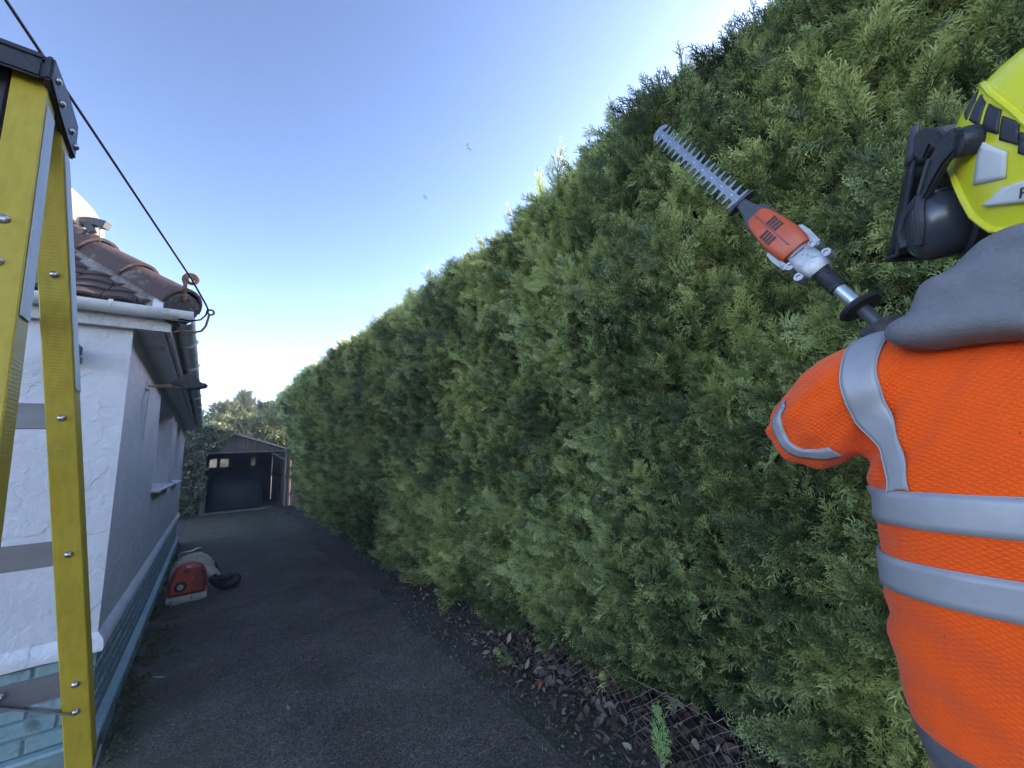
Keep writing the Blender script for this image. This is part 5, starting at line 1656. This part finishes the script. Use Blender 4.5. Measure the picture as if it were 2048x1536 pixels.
def quilt_mat():
    m = bpy.data.materials.new('orange_quilt'); m.use_nodes = True
    nt = m.node_tree; N = nt.nodes; L = nt.links
    p = N['Principled BSDF']; p.inputs['Roughness'].default_value = .75; p.inputs['Specular IOR Level'].default_value = .2
    p.inputs['Sheen Weight'].default_value = .15
    geo = N.new('ShaderNodeNewGeometry')
    sp = N.new('ShaderNodeSeparateXYZ'); L.new(geo.outputs['Position'], sp.inputs[0])
    nz = N.new('ShaderNodeTexNoise'); nz.inputs['Scale'].default_value = 9; L.new(geo.outputs['Position'], nz.inputs['Vector'])
    def mth(op, a, b=None, c=None):
        q = N.new('ShaderNodeMath'); q.operation = op
        for i_, v in enumerate((a, b, c)):
            if v is None: continue
            if isinstance(v, (int, float)): q.inputs[i_].default_value = v
            else: L.new(v, q.inputs[i_])
        return q.outputs[0]
    u = mth('MULTIPLY_ADD', sp.outputs[0], -.75, sp.outputs[1])
    u = mth('MULTIPLY_ADD', nz.outputs[0], .012, u)
    a = mth('DIVIDE', u, .0115); b = mth('DIVIDE', mth('MULTIPLY_ADD', nz.outputs[0], .010, sp.outputs[2]), .0082)
    g = mth('MINIMUM', mth('PINGPONG', mth('ADD', a, b), .5), mth('PINGPONG', mth('SUBTRACT', a, b), .5))
    h = mth('POWER', mth('MULTIPLY', g, 2.0), .55)
    n2 = N.new('ShaderNodeTexNoise'); n2.inputs['Scale'].default_value = 900; L.new(geo.outputs['Position'], n2.inputs['Vector'])
    h2 = mth('MULTIPLY_ADD', n2.outputs[0], .12, h)
    bp = N.new('ShaderNodeBump'); bp.inputs['Strength'].default_value = .7; bp.inputs['Distance'].default_value = .0028
    L.new(h2, bp.inputs['Height']); L.new(bp.outputs[0], p.inputs['Normal'])
    # stitched grooves a touch darker, groove shade put into the colour, scattered specks of hedge dirt
    r = N.new('ShaderNodeValToRGB'); e = r.color_ramp.elements
    e[0].position = .12; e[0].color = (.97, .098, .004, 1); e[1].position = .5; e[1].color = (1.0, .105, .004, 1)
    L.new(h, r.inputs[0])
    vo = N.new('ShaderNodeTexVoronoi'); vo.inputs['Scale'].default_value = 42; L.new(geo.outputs['Position'], vo.inputs['Vector'])
    dm = mth('LESS_THAN', vo.outputs['Distance'], .05)
    sc_ = N.new('ShaderNodeSeparateColor'); L.new(vo.outputs['Color'], sc_.inputs[0])
    dm = mth('MULTIPLY', dm, mth('GREATER_THAN', sc_.outputs[0], .62))
    mx = N.new('ShaderNodeMix'); mx.data_type = 'RGBA'; L.new(dm, mx.inputs[0]); L.new(r.outputs[0], mx.inputs[6]); mx.inputs[7].default_value = (.12, .03, .01, 1)
    L.new(mx.outputs[2], p.inputs['Base Color'])
    return m
M_HIVIS = quilt_mat()
M_REFL = mat('reflective_tape', (.37, .375, .395), (.31, .315, .33), rough=.5, scale=10, metal=.2, bump=.06, bscale=30, c3=(.28, .27, .28), s3=14, t3=.72)
M_HOOD = mat('grey_hood', (.185, .185, .195), (.155, .155, .165), rough=.85, scale=30, bump=.3, bscale=260)
M_HEM = mat('grey_hem', (.135, .14, .155), (.11, .115, .13), rough=.85, scale=30, bump=.25, bscale=300)
M_TROU = mat('tan_trousers', (.33, .235, .14), (.26, .18, .11), rough=.85, scale=14, bump=.4, bscale=60)
M_BOOT = mat('boot_leather', (.07, .045, .03), (.045, .03, .022), rough=.7, scale=20, bump=.3, bscale=60)
M_GLOVE = mat('grey_glove', (.075, .072, .075), (.05, .048, .05), rough=.8, scale=40, bump=.3, bscale=200)
M_SKIN = mat('skin', (.50, .30, .22), (.44, .25, .18), rough=.5, scale=25)
M_HAIR = mat('hair', (.06, .04, .03), (.035, .025, .02), rough=.6, scale=90)

person = thing('person', 'worker in orange hi-vis jacket and yellow helmet trimming the hedge, seen from behind', 'person', (1.02, -.03, 0))
# head frame: turned left and tipped back to watch the blade
al, pt_ = R_(32), R_(20)
fh = Vector((math.cos(al), math.sin(al), 0)); lh = Vector((-math.sin(al), math.cos(al), 0)); zz = Vector((0, 0, 1))
HF = fh*math.cos(pt_) + zz*math.sin(pt_); HU = zz*math.cos(pt_) - fh*math.sin(pt_)
HC = Vector((1.0, -.112, 1.945))
HM = Matrix((HF, lh, HU)).transposed().to_4x4(); HM.translation = HC
def HP(x, y, z): return HC + HF*x + lh*y + HU*z

Lw = Vector((1.205, .165, 1.665))            # left wrist
Rw = TP(-.44) + Vector((.01, -.03, -.03))
# --- body, one continuous surface under the clothes
b = MB()
b.loft([oval(b, *s) for s in ((.90, 1.02, -.03, .11, .16), (1.0, 1.02, -.03, .115, .175), (1.15, 1.02, -.03, .105, .16), (1.35, 1.02, -.03, .115, .175), (1.5, 1.02, -.03, .11, .185), (1.58, 1.02, -.03, .085, .17), (1.63, 1.02, -.035, .06, .09))])
b.tube([(1.02, -.04, 1.58), (1.01, -.06, 1.70), (1.0, -.09, 1.80)], [.062, .058, .058], n=14)
for s in (1, -1):
    y0_ = -.03 + s*.095
    b.tube([(1.02, y0_, .98), (1.02, y0_+s*.02, .75), (1.03, y0_+s*.03, .53), (1.0, y0_+s*.035, .3), (.99, y0_+s*.035, .10)], [.088, .078, .058, .055, .04], n=14)
    b.tube([(.97, y0_+s*.035, .055), (1.05, y0_+s*.045, .05), (1.16, y0_+s*.06, .035)], [.045, .045, .03], n=12)
b.tube([(1.02, .13, 1.55), (1.025, .215, 1.545), (1.04, .285, 1.505), (1.09, .255, 1.56), (1.15, .21, 1.61), Lw], [.062, .054, .045, .042, .036, .028], n=12)
b.tube([(1.02, -.19, 1.55), (1.04, -.29, 1.46), (1.07, -.36, 1.32), (1.14, -.28, 1.29), Rw], [.062, .054, .045, .040, .028], n=12)
hb_ = MB()
ball(hb_, (0, 0, 0), (.10, .078, .12)); ball(hb_, (.045, 0, -.06), (.058, .056, .062))
hb_.tube([(.092, 0, .0), (.108, 0, -.03), (.100, 0, -.038)], [.010, .014, .010], n=8)     # nose
ball(hb_, (.098, 0, -.062), (.012, .024, .006)); ball(hb_, (.097, 0, -.073), (.011, .021, .006))
for s in (1, -1):
    ball(hb_, (.087, s*.033, .012), (.014, .022, .008)); ball(hb_, (-.005, s*.082, -.02), (.024, .010, .032))
b.add([HM @ (Vector(v) + Vector((.01, 0, -.045))) for v in hb_.v], hb_.f)
me = remesh(b, .008, 3); me.materials.append(M_SKIN)
link('body', me, person)
for s in (1, -1):
    e_ = MB(); ball(e_, tuple(HP(.093, s*.033, -.043)), (.011, .011, .011))
    e_.build('eye', mat('eye_white', (.7, .7, .7), rough=.2), person, smooth=True)
hr = MB(); ball(hr, (0, 0, 0), (.104, .083, .122))
hr2 = MB(); hr2.add([HM @ (Vector(v) + Vector((-.006, 0, -.038))) for v in hr.v if True], hr.f)
hr2.build('hair', M_HAIR, person, smooth=True)

# --- trousers and boots
b = MB()
b.loft([oval(b, *s) for s in ((.86, 1.02, -.03, .13, .17), (.95, 1.02, -.03, .145, .240), (1.03, 1.02, -.03, .135, .225), (1.08, 1.02, -.03, .12, .20))])
for s in (1, -1):
    y0_ = -.03 + s*.100
    b.tube([(1.02, y0_, 1.0), (1.02, y0_+s*.02, .75), (1.03, y0_+s*.03, .53), (1.0, y0_+s*.035, .3), (.99, y0_+s*.035, .09)], [.125, .105, .085, .08, .075], n=16)
me = remesh(b, .011, 5); me.materials.append(M_TROU)
link('trousers', me, person)
for s in (1, -1):
    y0_ = -.03 + s*.135
    b = MB()
    b.tube([(.985, y0_, .20), (.985, y0_, .08)], [.058, .062], n=14)
    b.loft([[Vector((x, y0_+s*.004 + yy_*w, z)) for (yy_, z) in ((-1, .0), (1, .0), (1, h*.6), (.6, h), (-.6, h), (-1, h*.6))] for x, w, h in ((.925, .035, .09), (.95, .046, .11), (1.05, .05, .11), (1.13, .05, .085), (1.20, .042, .06), (1.225, .025, .04))])
    b.build('boot', M_BOOT, person, smooth=True)

# --- jacket
b = MB()
b.loft([oval(b, *s) for s in ((1.030, 1.02, -.03, .150, .250), (1.05, 1.02, -.03, .157, .252), (1.14, 1.02, -.03, .156, .247), (1.27, 1.02, -.03, .152, .244), (1.38, 1.02, -.03, .155, .243), (1.47, 1.02, -.03, .152, .245),
                                (1.545, 1.02, -.03, .135, .242), (1.60, 1.02, -.03, .112, .225), (1.645, 1.02, -.035, .092, .170), (1.675, 1.02, -.04, .080, .115), (1.70, 1.02, -.045, .072, .09))])
b.tube([(1.0, .08, 1.565), (1.0, .150, 1.588), (1.0, .21, 1.572), (1.005, .262, 1.535), (1.02, .292, 1.512), (1.05, .300, 1.515)], [.085, .096, .093, .088, .082, .070], n=20)
b.tube([(1.03, .285, 1.515), (1.08, .262, 1.55), (1.13, .225, 1.595), (1.185, .18, 1.645)], [.076, .066, .055, .046], n=18)
b.tube([(1.01, -.15, 1.56), (1.03, -.26, 1.52), (1.06, -.35, 1.36), (1.08, -.37, 1.30), (1.13, -.30, 1.28), Rw + Vector((-.06, -.03, .01))], [.09, .086, .076, .074, .062, .05], n=18)
jk = remesh(b, .0075, 8)
co = np.empty(len(jk.vertices)*3, np.float32); jk.vertices.foreach_get('co', co); co = co.reshape(-1, 3)
nr = np.empty(len(jk.vertices)*3, np.float32); jk.vertices.foreach_get('normal', nr); nr = nr.reshape(-1, 3)
# soft folds: sideways drag at the waist, bunching at the armpit and elbow
side_t = (co[:, 1]+.03)*6 + co[:, 2]*14
fold = np.sin(side_t + 3*vnoise(co[:, 1]*7, co[:, 2]*6, 41))*.0035*np.clip((1.36-co[:, 2])/.2, 0, 1)
arm = np.clip((co[:, 1]-.17)/.08, 0, 1)
fold += np.sin(co[:, 2]*95 + co[:, 1]*70 + 4*vnoise(co[:, 1]*20, co[:, 2]*20, 42))*.0035*arm
fold += (vnoise(co[:, 1]*9+co[:, 0]*4, co[:, 2]*8, 43)-.5)*.016
dg1 = (co[:, 2]-1.43) + (co[:, 1]-.19)*1.5                       # creases dragging from the armpit across the back
fold += np.sin(dg1*70 + 2*vnoise(co[:, 1]*10, co[:, 2]*10, 46))*.0038*np.exp(-(dg1/.14)**2)*np.clip((co[:, 1]+.10)/.2, 0, 1)
fold += np.sin((co[:, 2]-1.05)*60 - co[:, 1]*25 + 3*vnoise(co[:, 1]*6, co[:, 2]*6, 47))*.004*np.exp(-((co[:, 2]-1.12)/.09)**2)
pit = np.exp(-(((co[:, 1]-.19)/.035)**2 + ((co[:, 2]-1.47)/.05)**2))
fold -= pit*.012
co += nr*fold[:, None]
jk.vertices.foreach_set('co', co.ravel()); jk.update()
jk.materials.append(M_HIVIS)
jacket = link('jacket', jk, person)
from mathutils.bvhtree import BVHTree
bv = BVHTree.FromPolygons([Vector(v) for v in co], [tuple(p.vertices) for p in jk.polygons])
TOR = [(1.05, .157, .252), (1.14, .158, .248), (1.27, .152, .245), (1.38, .155, .243), (1.47, .152, .245), (1.545, .135, .242), (1.60, .112, .225)]
def torso_pt(z, a):
    """a: 0 at the spine, growing towards his left side"""
    b_ = np.interp(z, [t[0] for t in TOR], [t[1] for t in TOR]); a_ = np.interp(z, [t[0] for t in TOR], [t[2] for t in TOR])
    c_, s_ = math.cos(a), math.sin(a)
    return Vector((1.02 - math.copysign(abs(c_)**.8, c_)*b_, -.03 + math.copysign(abs(s_)**.8, s_)*a_, z))
def tape(name, fn, nu, nv, parent=jacket, m=M_REFL, off=.003, sm=3):
    """strip sewn on the jacket: fn(u, v) gives a point near the cloth"""
    V = []
    for i_ in range(nu):
        for j in range(nv):
            p_ = fn(i_/(nu-1), j/(nv-1))
            hit, n_, _, _ = bv.find_nearest(p_)
            V.append(tuple(hit + n_*off))
    G = np.array(V).reshape(nu, nv, 3)
    for _ in range(sm):
        G[1:-1] = (G[:-2] + 2*G[1:-1] + G[2:])/4
    F = [(i_*nv+j, (i_+1)*nv+j, (i_+1)*nv+j+1, i_*nv+j+1) for i_ in range(nu-1) for j in range(nv-1)]
    o_ = link(name, raw_mesh(name, G.reshape(-1, 3), np.array(F), m, smooth=True), parent)
    sd = o_.modifiers.new('thickness', 'SOLIDIFY'); sd.thickness = .004; sd.offset = -1
    # stitched edges
    e_ = MB()
    for j in (0, nv-1):
        e_.tube([tuple(G[i_, j]) for i_ in range(nu)], .0014, n=5)
    e_.build('stitching', M_STITCH, o_)
    return o_
M_STITCH = mat('stitching', (.33, .34, .36), rough=.7)
for zc in (1.380, 1.270):
    tape('reflective_band', lambda u, v: torso_pt(zc + (v-.5)*.054, math.pi + 2*math.pi*u), 110, 6)
def brace_fn(s, u, v):
    y_ = float(np.interp(u, [0, .25, .5, .72, 1], [.168, .172, .176, .150, .145])) + (v-.5)*.050
    if u < .5:                       # up the back
        z = 1.41 + (1.60-1.41)*u/.5
        b_ = np.interp(z, [t[0] for t in TOR], [t[1] for t in TOR])
        p_ = Vector((1.02 - b_*.93, y_, z))
    else:                            # over the shoulder and down the chest
        ph = R_(10) + R_(170)*(u-.5)/.5
        p_ = Vector((1.015 - .112*math.cos(ph), y_, 1.585 + .095*math.sin(ph) - .12*max(0, (u-.8)/.2)))
    if s < 0: p_.y = -.06 - p_.y
    return p_
tape('reflective_brace', lambda u, v: brace_fn(1, u, v), 70, 8, sm=8, off=.006)
tape('reflective_brace', lambda u, v: brace_fn(-1, u, v), 70, 8, sm=8, off=.006)
def cuff_fn(u, v):
    ps = R_(60) - R_(185)*u
    th = R_(37) + R_(15)*(v-.5)
    d_ = Vector((-1, 0, 0))*math.cos(th) + (Vector((0, 1, 0))*math.cos(ps) + zz*math.sin(ps))*math.sin(th)
    return Vector((1.02, .268, 1.522)) + d_*.085
tape('reflective_cuff', cuff_fn, 44, 5)
# hem
h_ = MB()
rings = [oval(h_, *s) for s in ((1.048, 1.02, -.03, .146, .247), (1.02, 1.02, -.03, .146, .246), (.985, 1.02, -.03, .142, .238), (.965, 1.02, -.03, .138, .23), (.965, 1.02, -.03, .12, .215))]
h_.loft(rings); h_.build('hem', M_HEM, jacket, smooth=True)
# hood lying round the neck
b = MB()
for k in range(40):
    a = 2*math.pi*k/40
    back = max(0, -math.cos(a)); lf = max(0, math.sin(a))
    cx_ = 1.00 + math.cos(a)*.090 - .022*back; cy_ = -.065 + math.sin(a)*(.108+.03*back)
    ball(b, (cx_, cy_, 1.690 + .016*back + .006*math.sin(3*a)), (.042, .044, .052+.018*back), 12, 8)
for (cy_, cz_, rx_, ry_, rz_) in ((.05, 1.660, .050, .070, .045), (.0, 1.664, .056, .09, .054), (-.06, 1.668, .058, .10, .058), (-.13, 1.662, .056, .09, .052), (-.18, 1.655, .05, .06, .045)):
    ball(b, (.892, cy_, cz_), (rx_, ry_, rz_), 14, 10)
for (cy_, cz_) in ((.072, 1.668), (.062, 1.688), (.045, 1.705)):
    ball(b, (.905, cy_, cz_), (.044, .040, .036), 12, 8)
for k in range(9):                      # rolled upper edge of the hood
    t = k/8
    ball(b, (.910 + .02*abs(t-.4), .030 - .22*t, 1.708 + .022*math.sin(t*math.pi)), (.036, .034, .030), 12, 8)
hd2 = remesh(b, .0065, 10)
c2 = np.empty(len(hd2.vertices)*3, np.float32); hd2.vertices.foreach_get('co', c2); c2 = c2.reshape(-1, 3)
n2_ = np.empty(len(hd2.vertices)*3, np.float32); hd2.vertices.foreach_get('normal', n2_); n2_ = n2_.reshape(-1, 3)
w_ = np.sin(c2[:, 2]*85 - c2[:, 1]*32 + 4*vnoise(c2[:, 1]*9, c2[:, 2]*9, 44))*.007 + (vnoise(c2[:, 1]*9, c2[:, 2]*9, 45)-.5)*.012
c2 += n2_*w_[:, None]; hd2.vertices.foreach_set('co', c2.ravel()); hd2.update(); hd2.materials.append(M_HOOD)
link('hood', hd2, person)

# --- gloved hands closed round the shaft
def hand(c_s, wrist, name, thumb_dir):
    h = MB()
    C0 = TP(c_s)
    wd = (wrist - C0); wd -= TD*wd.dot(TD); wd.normalize()            # from shaft towards the wrist side
    side_ = TD.cross(wd).normalized()
    def ar(s, ang, r): return TP(c_s + s) + (wd*math.cos(ang) + side_*math.sin(ang))*r
    for k, (s, ln, rd) in enumerate(((.036, 2.9, .0100), (.012, 3.2, .0105), (-.012, 3.1, .0100), (-.034, 2.7, .0088))):
        pts = [ar(s, .45 + ln*t, .0285 + .002*math.sin(t*3)) for t in (0, .2, .4, .6, .8, 1.0)]
        h.tube(pts, [rd*1.1, rd*1.05, rd, rd*1.02, rd*.95, rd*.75], n=10)
    h.tube([ar(.022, -.2, .036), ar(.046, -.9, .032), ar(.052, -1.6, .029), ar(.048, -2.1, .028)], [.014, .0125, .0115, .009], n=10)
    h.loft([[ar(s, a_, r_) for (a_, r_) in ((-.5, .026), (-.2, .046), (.25, .048), (.75, .040), (.75, .026), (.1, .022))] for s in (-.044, -.02, .01, .042)])
    w2 = ar(-.03, .0, .055)
    h.tube([ar(-.005, .1, .042), (ar(-.01, .1, .06) + wrist)/2, wrist], [.032, .030, .032], n=12)
    me_ = remesh(h, .0042, 3); me_.materials.append(M_GLOVE)
    return link(name, me_, person)
hand(-.062, Lw, 'glove', 1)
hand(-.44, Rw, 'glove', 1)

# --- helmet
M_YEL = mat('yellow_helmet', (.72, .70, .02), (.66, .62, .018), rough=.33, scale=8, spec=.5, coat=.15, c3=(.42, .38, .05), s3=40, t3=.74)
M_WPAN = mat('white_panel', (.66, .66, .63), (.56, .56, .53), rough=.45, scale=14)
M_MESH = bpy.data.materials.new('visor_mesh'); M_MESH.use_nodes = True
_n = M_MESH.node_tree; _p = _n.nodes['Principled BSDF']; _p.inputs['Base Color'].default_value = (.012, .013, .016, 1); _p.inputs['Roughness'].default_value = .5
_t = _n.nodes.new('ShaderNodeBsdfTransparent'); _m = _n.nodes.new('ShaderNodeMixShader'); _m.inputs[0].default_value = .82
_n.links.new(_t.outputs[0], _m.inputs[1]); _n.links.new(_p.outputs[0], _m.inputs[2]); _n.links.new(_m.outputs[0], _n.nodes['Material Output'].inputs[0])
def rim_z(ph):
    c_ = math.cos(ph)
    return float(np.interp(c_, [-1, -.5, -.2, .0, .3, .55, 1], [-.155, -.152, -.140, -.112, -.030, .004, .012]))
def shell(ph, z, off=0):
    if z >= 0: ro = math.sqrt(max(0, 1-(z/.138)**2))
    else: ro = 1 - .10*(z/.15)**2
    p = Vector((.152*math.cos(ph)*ro, .121*math.sin(ph)*ro, z))
    n_ = Vector((p.x/.152**2, p.y/.121**2, max(0, p.z)/.138**2)).normalized()
    return HP(*(p + n_*off))
hm = MB()
rings = []
n = 56
for off, rev in ((0, False), (-.004, True)):
    tt = np.linspace(0, 1, 22)
    for t in (reversed(tt) if rev else tt):
        rings.append([shell(2*math.pi*k/n, .1375*(1-t)**1.0 + (rim_z(2*math.pi*k/n))*t if False else (.1375 + (rim_z(2*math.pi*k/n)-.1375)*(1-(1-t)**1.6)), off) for k in range(n)])
hm.loft(rings, cap=True)
helmet = hm.build('helmet', M_YEL, person, smooth=2)
# rolled rim
rm = MB(); pts = [shell(2*math.pi*k/60, rim_z(2*math.pi*k/60)+.004, .001) for k in range(61)]
rm.tube(pts, .0052, n=8); rm.build('rim', M_YEL, helmet, smooth=True)
def patch(name, quad, m, off, parent, nn=6, thick=.003):
    """quad: four (angle in degrees, height) corners on the shell"""
    V = []
    for i_ in range(nn+1):
        for j in range(nn+1):
            u, v = i_/nn, j/nn
            a = (quad[0][0]*(1-u)+quad[1][0]*u)*(1-v) + (quad[3][0]*(1-u)+quad[2][0]*u)*v
            z = (quad[0][1]*(1-u)+quad[1][1]*u)*(1-v) + (quad[3][1]*(1-u)+quad[2][1]*u)*v
            V.append(tuple(shell(R_(a), z, off)))
    F = [(i_*(nn+1)+j, (i_+1)*(nn+1)+j, (i_+1)*(nn+1)+j+1, i_*(nn+1)+j+1) for i_ in range(nn) for j in range(nn)]
    o_ = link(name, raw_mesh(name, np.array(V), np.array(F), m, smooth=True), parent)
    sd = o_.modifiers.new('thickness', 'SOLIDIFY'); sd.thickness = thick; sd.offset = 0
    return o_
for s in (1, -1):
    for (a, z, da, dz) in ((80, .064, 4, .011), (92, .048, 4.5, .014), (104, .024, 4.5, .015), (113.5, -.002, 4.2, .014), (121.5, -.031, 3.8, .012)):
        patch('vent', [(s*(a-da), z+.006-dz), (s*(a+da), z-.010-dz), (s*(a+da*1.1), z-.008+dz), (s*(a-da*.8), z+.010+dz)], M_BLKP, .0006, helmet)  # black plates on the shell stand for the shade inside the vent holes
    # moulded ridge above the vents
    rd = MB(); pts = [shell(R_(s*a_), z_, .001) for a_, z_ in zip(np.linspace(62, 135, 20), np.interp(np.linspace(62, 135, 20), [62, 80, 92, 104, 114, 122, 135], [.098, .090, .076, .053, .027, -.005, -.05]))]
    rd.tube(pts, .0045, n=8); rd.build('ridge', M_YEL, helmet, smooth=True)
    patch('white_panel', [(s*94, -.062), (s*112, -.066), (s*113, -.030), (s*99, .000)], M_WPAN, .0015, helmet)
    patch('white_panel', [(s*100, -.098), (s*150, -.118), (s*150, -.072), (s*112, -.078)], M_WPAN, .004, helmet, thick=.006)
    q = HM @ Matrix.Translation((-.010, s*.126, .006)) @ Matrix.Rotation(R_(-90*s), 4, 'X')
    pv = MB().lathe([(.021, -.012), (.023, .006), (.020, .016), (.010, .020), (.0001, .020)], q, 20).build('pivot', M_BLKP, helmet, smooth=True)
    ar_ = MB()
    ar_.prism([(-.028, .020), (-.012, .032), (.014, .026), (.044, .000), (.064, -.028), (.082, -.052), (.060, -.066), (.034, -.040), (.008, -.018), (-.020, -.006)], .136, .150,
              HM @ Matrix(((1, 0, 0, 0), (0, 0, s, 0), (0, 1, 0, 0), (0, 0, 0, 1))))
    arm_ = ar_.build('earmuff_arm', M_BLKP, helmet, smooth=True, bevel=.004, bseg=2)
    MB().bar(HP(.036, s*.151, .000), HP(.064, s*.151, -.048), .008, .004, up=lh).build('slot', M_DGREY, arm_)
    fk = MB()
    fk.tube([HP(.070, s*.146, -.056), HP(.096, s*.155, -.080), HP(.106, s*.158, -.110), HP(.098, s*.158, -.138)], [.009, .008, .007, .006], n=8)
    fk.tube([HP(.070, s*.146, -.056), HP(.056, s*.155, -.080), HP(.050, s*.156, -.110), HP(.056, s*.156, -.138)], [.009, .008, .007, .006], n=8)
    fk.build('earmuff_fork', M_BLKP, arm_, smooth=True)
    cp = MB(); rings = []
    for (yo, sc_, ) in ((.085, .90), (.10, 1.0), (.125, 1.0), (.140, .93), (.152, .74), (.157, .45), (.158, .1)):
        rings.append([HP(.080 + math.cos(2*math.pi*k/24)*.047*sc_, s*yo, -.108 + math.sin(2*math.pi*k/24)*.062*sc_) for k in range(24)])
    cp.loft(rings)
    cup = cp.build('earmuff_cup', mat('earmuff_shell', (.030, .034, .045), (.045, .05, .062), rough=.25, scale=9, spec=.6), helmet, smooth=True)
    cs = MB(); rings = []
    for (yo, sc_) in ((.072, .80), (.075, 1.02), (.090, 1.04), (.095, .9)):
        rings.append([HP(.076 + math.cos(2*math.pi*k/24)*.046*sc_, s*yo, -.108 + math.sin(2*math.pi*k/24)*.060*sc_) for k in range(24)])
    cs.loft(rings); cs.build('cushion', M_BLKP, cup, smooth=True)
    vb = MB(); vb.prism([(.030, .022), (.060, .050), (.100, .066), (.125, .060), (.118, .022), (.095, .008), (.075, .028), (.045, .006)], .118, .132,
                        HM @ Matrix(((1, 0, 0, 0), (0, 0, s, 0), (0, 1, 0, 0), (0, 0, 0, 1))))
    vb.build('visor_bracket', M_BLKP, helmet, smooth=True, bevel=.004, bseg=2)
# visor: peak band and wire mesh below
def vis(t, ps):
    """t 0 top .. 1 bottom edge, ps -1..1 across"""
    x0_ = np.interp(t, [0, .25, 1], [.115, .130, .185]); fx_ = np.interp(t, [0, .25, 1], [.085, .095, .130]); w = np.interp(t, [0, 1], [.122, .128])
    a = ps*math.pi/2
    return HP(x0_ + fx_*math.cos(a)**.8 if abs(ps) < .999 else x0_, w*math.sin(a), np.interp(t, [0, 1], [.080, -.150]) - .02*(1-abs(ps))*t)
def vis_sheet(name, t0, t1, m, nt_=8, thick=.0015):
    nu = 28
    V = [tuple(vis(t0+(t1-t0)*i_/nt_, -1+2*k/nu)) for i_ in range(nt_+1) for k in range(nu+1)]
    F = [(i_*(nu+1)+k, i_*(nu+1)+k+1, (i_+1)*(nu+1)+k+1, (i_+1)*(nu+1)+k) for i_ in range(nt_) for k in range(nu)]
    o_ = link(name, raw_mesh(name, np.array(V), np.array(F), m, smooth=True), helmet)
    sd = o_.modifiers.new('thickness', 'SOLIDIFY'); sd.thickness = thick
    return o_
vis_sheet('visor_band', 0, .26, M_DGREY, 4, .005)
vo_ = vis_sheet('visor_mesh', .26, 1.0, M_MESH)
ed = MB(); ed.tube([vis(1.0, -1+2*k/40) for k in range(41)], .004, n=8); ed.build('visor_edge', M_BLKP, vo_, smooth=True)
for s in (1, -1):
    ed = MB(); ed.tube([vis(.26+.74*k/8, s) for k in range(9)], .004, n=8); ed.build('visor_edge', M_BLKP, vo_, smooth=True)
# lettering on the white side panel
tx = bpy.data.curves.new('panel_lettering', 'FONT'); tx.body = 'Pe'; tx.size = .022; tx.extrude = .0003
to = bpy.data.objects.new('panel_lettering', tx); COL.objects.link(to)
dg = bpy.context.evaluated_depsgraph_get(); tme = bpy.data.meshes.new_from_object(to.evaluated_get(dg)); bpy.data.objects.remove(to)
tme.materials.append(M_BLKP)
c0 = shell(R_(119), -.100, .0085); ex2 = (shell(R_(131), -.104, .0085) - c0).normalized()
up2 = (shell(R_(119), -.080, .0085) - c0).normalized(); nn2 = ex2.cross(up2).normalized(); up2 = nn2.cross(ex2)
tm_ = Matrix((ex2, up2, nn2)).transposed().to_4x4(); tm_.translation = c0
tme.transform(tm_)
link('panel_lettering', tme, helmet)

# ------------------------------------------------------------------ thin blue volume added to imitate lens glare
hz = MB().box((-63, -63, -1.05), (63, 63, 7.2)).build('veil', None, None, kind='stuff')
mh = bpy.data.materials.new('veil'); mh.use_nodes = True
for n_ in list(mh.node_tree.nodes):
    if n_.type == 'BSDF_PRINCIPLED': mh.node_tree.nodes.remove(n_)
pv_ = mh.node_tree.nodes.new('ShaderNodeVolumePrincipled')
pv_.inputs['Density'].default_value = 0.003; pv_.inputs['Color'].default_value = (.82, .90, 1, 1)
mh.node_tree.links.new(pv_.outputs[0], mh.node_tree.nodes['Material Output'].inputs['Volume'])
hz.data.materials.append(mh)
tag(hz, 'added thin blue volume for lens glare, a haze over the whole driveway', 'veil')
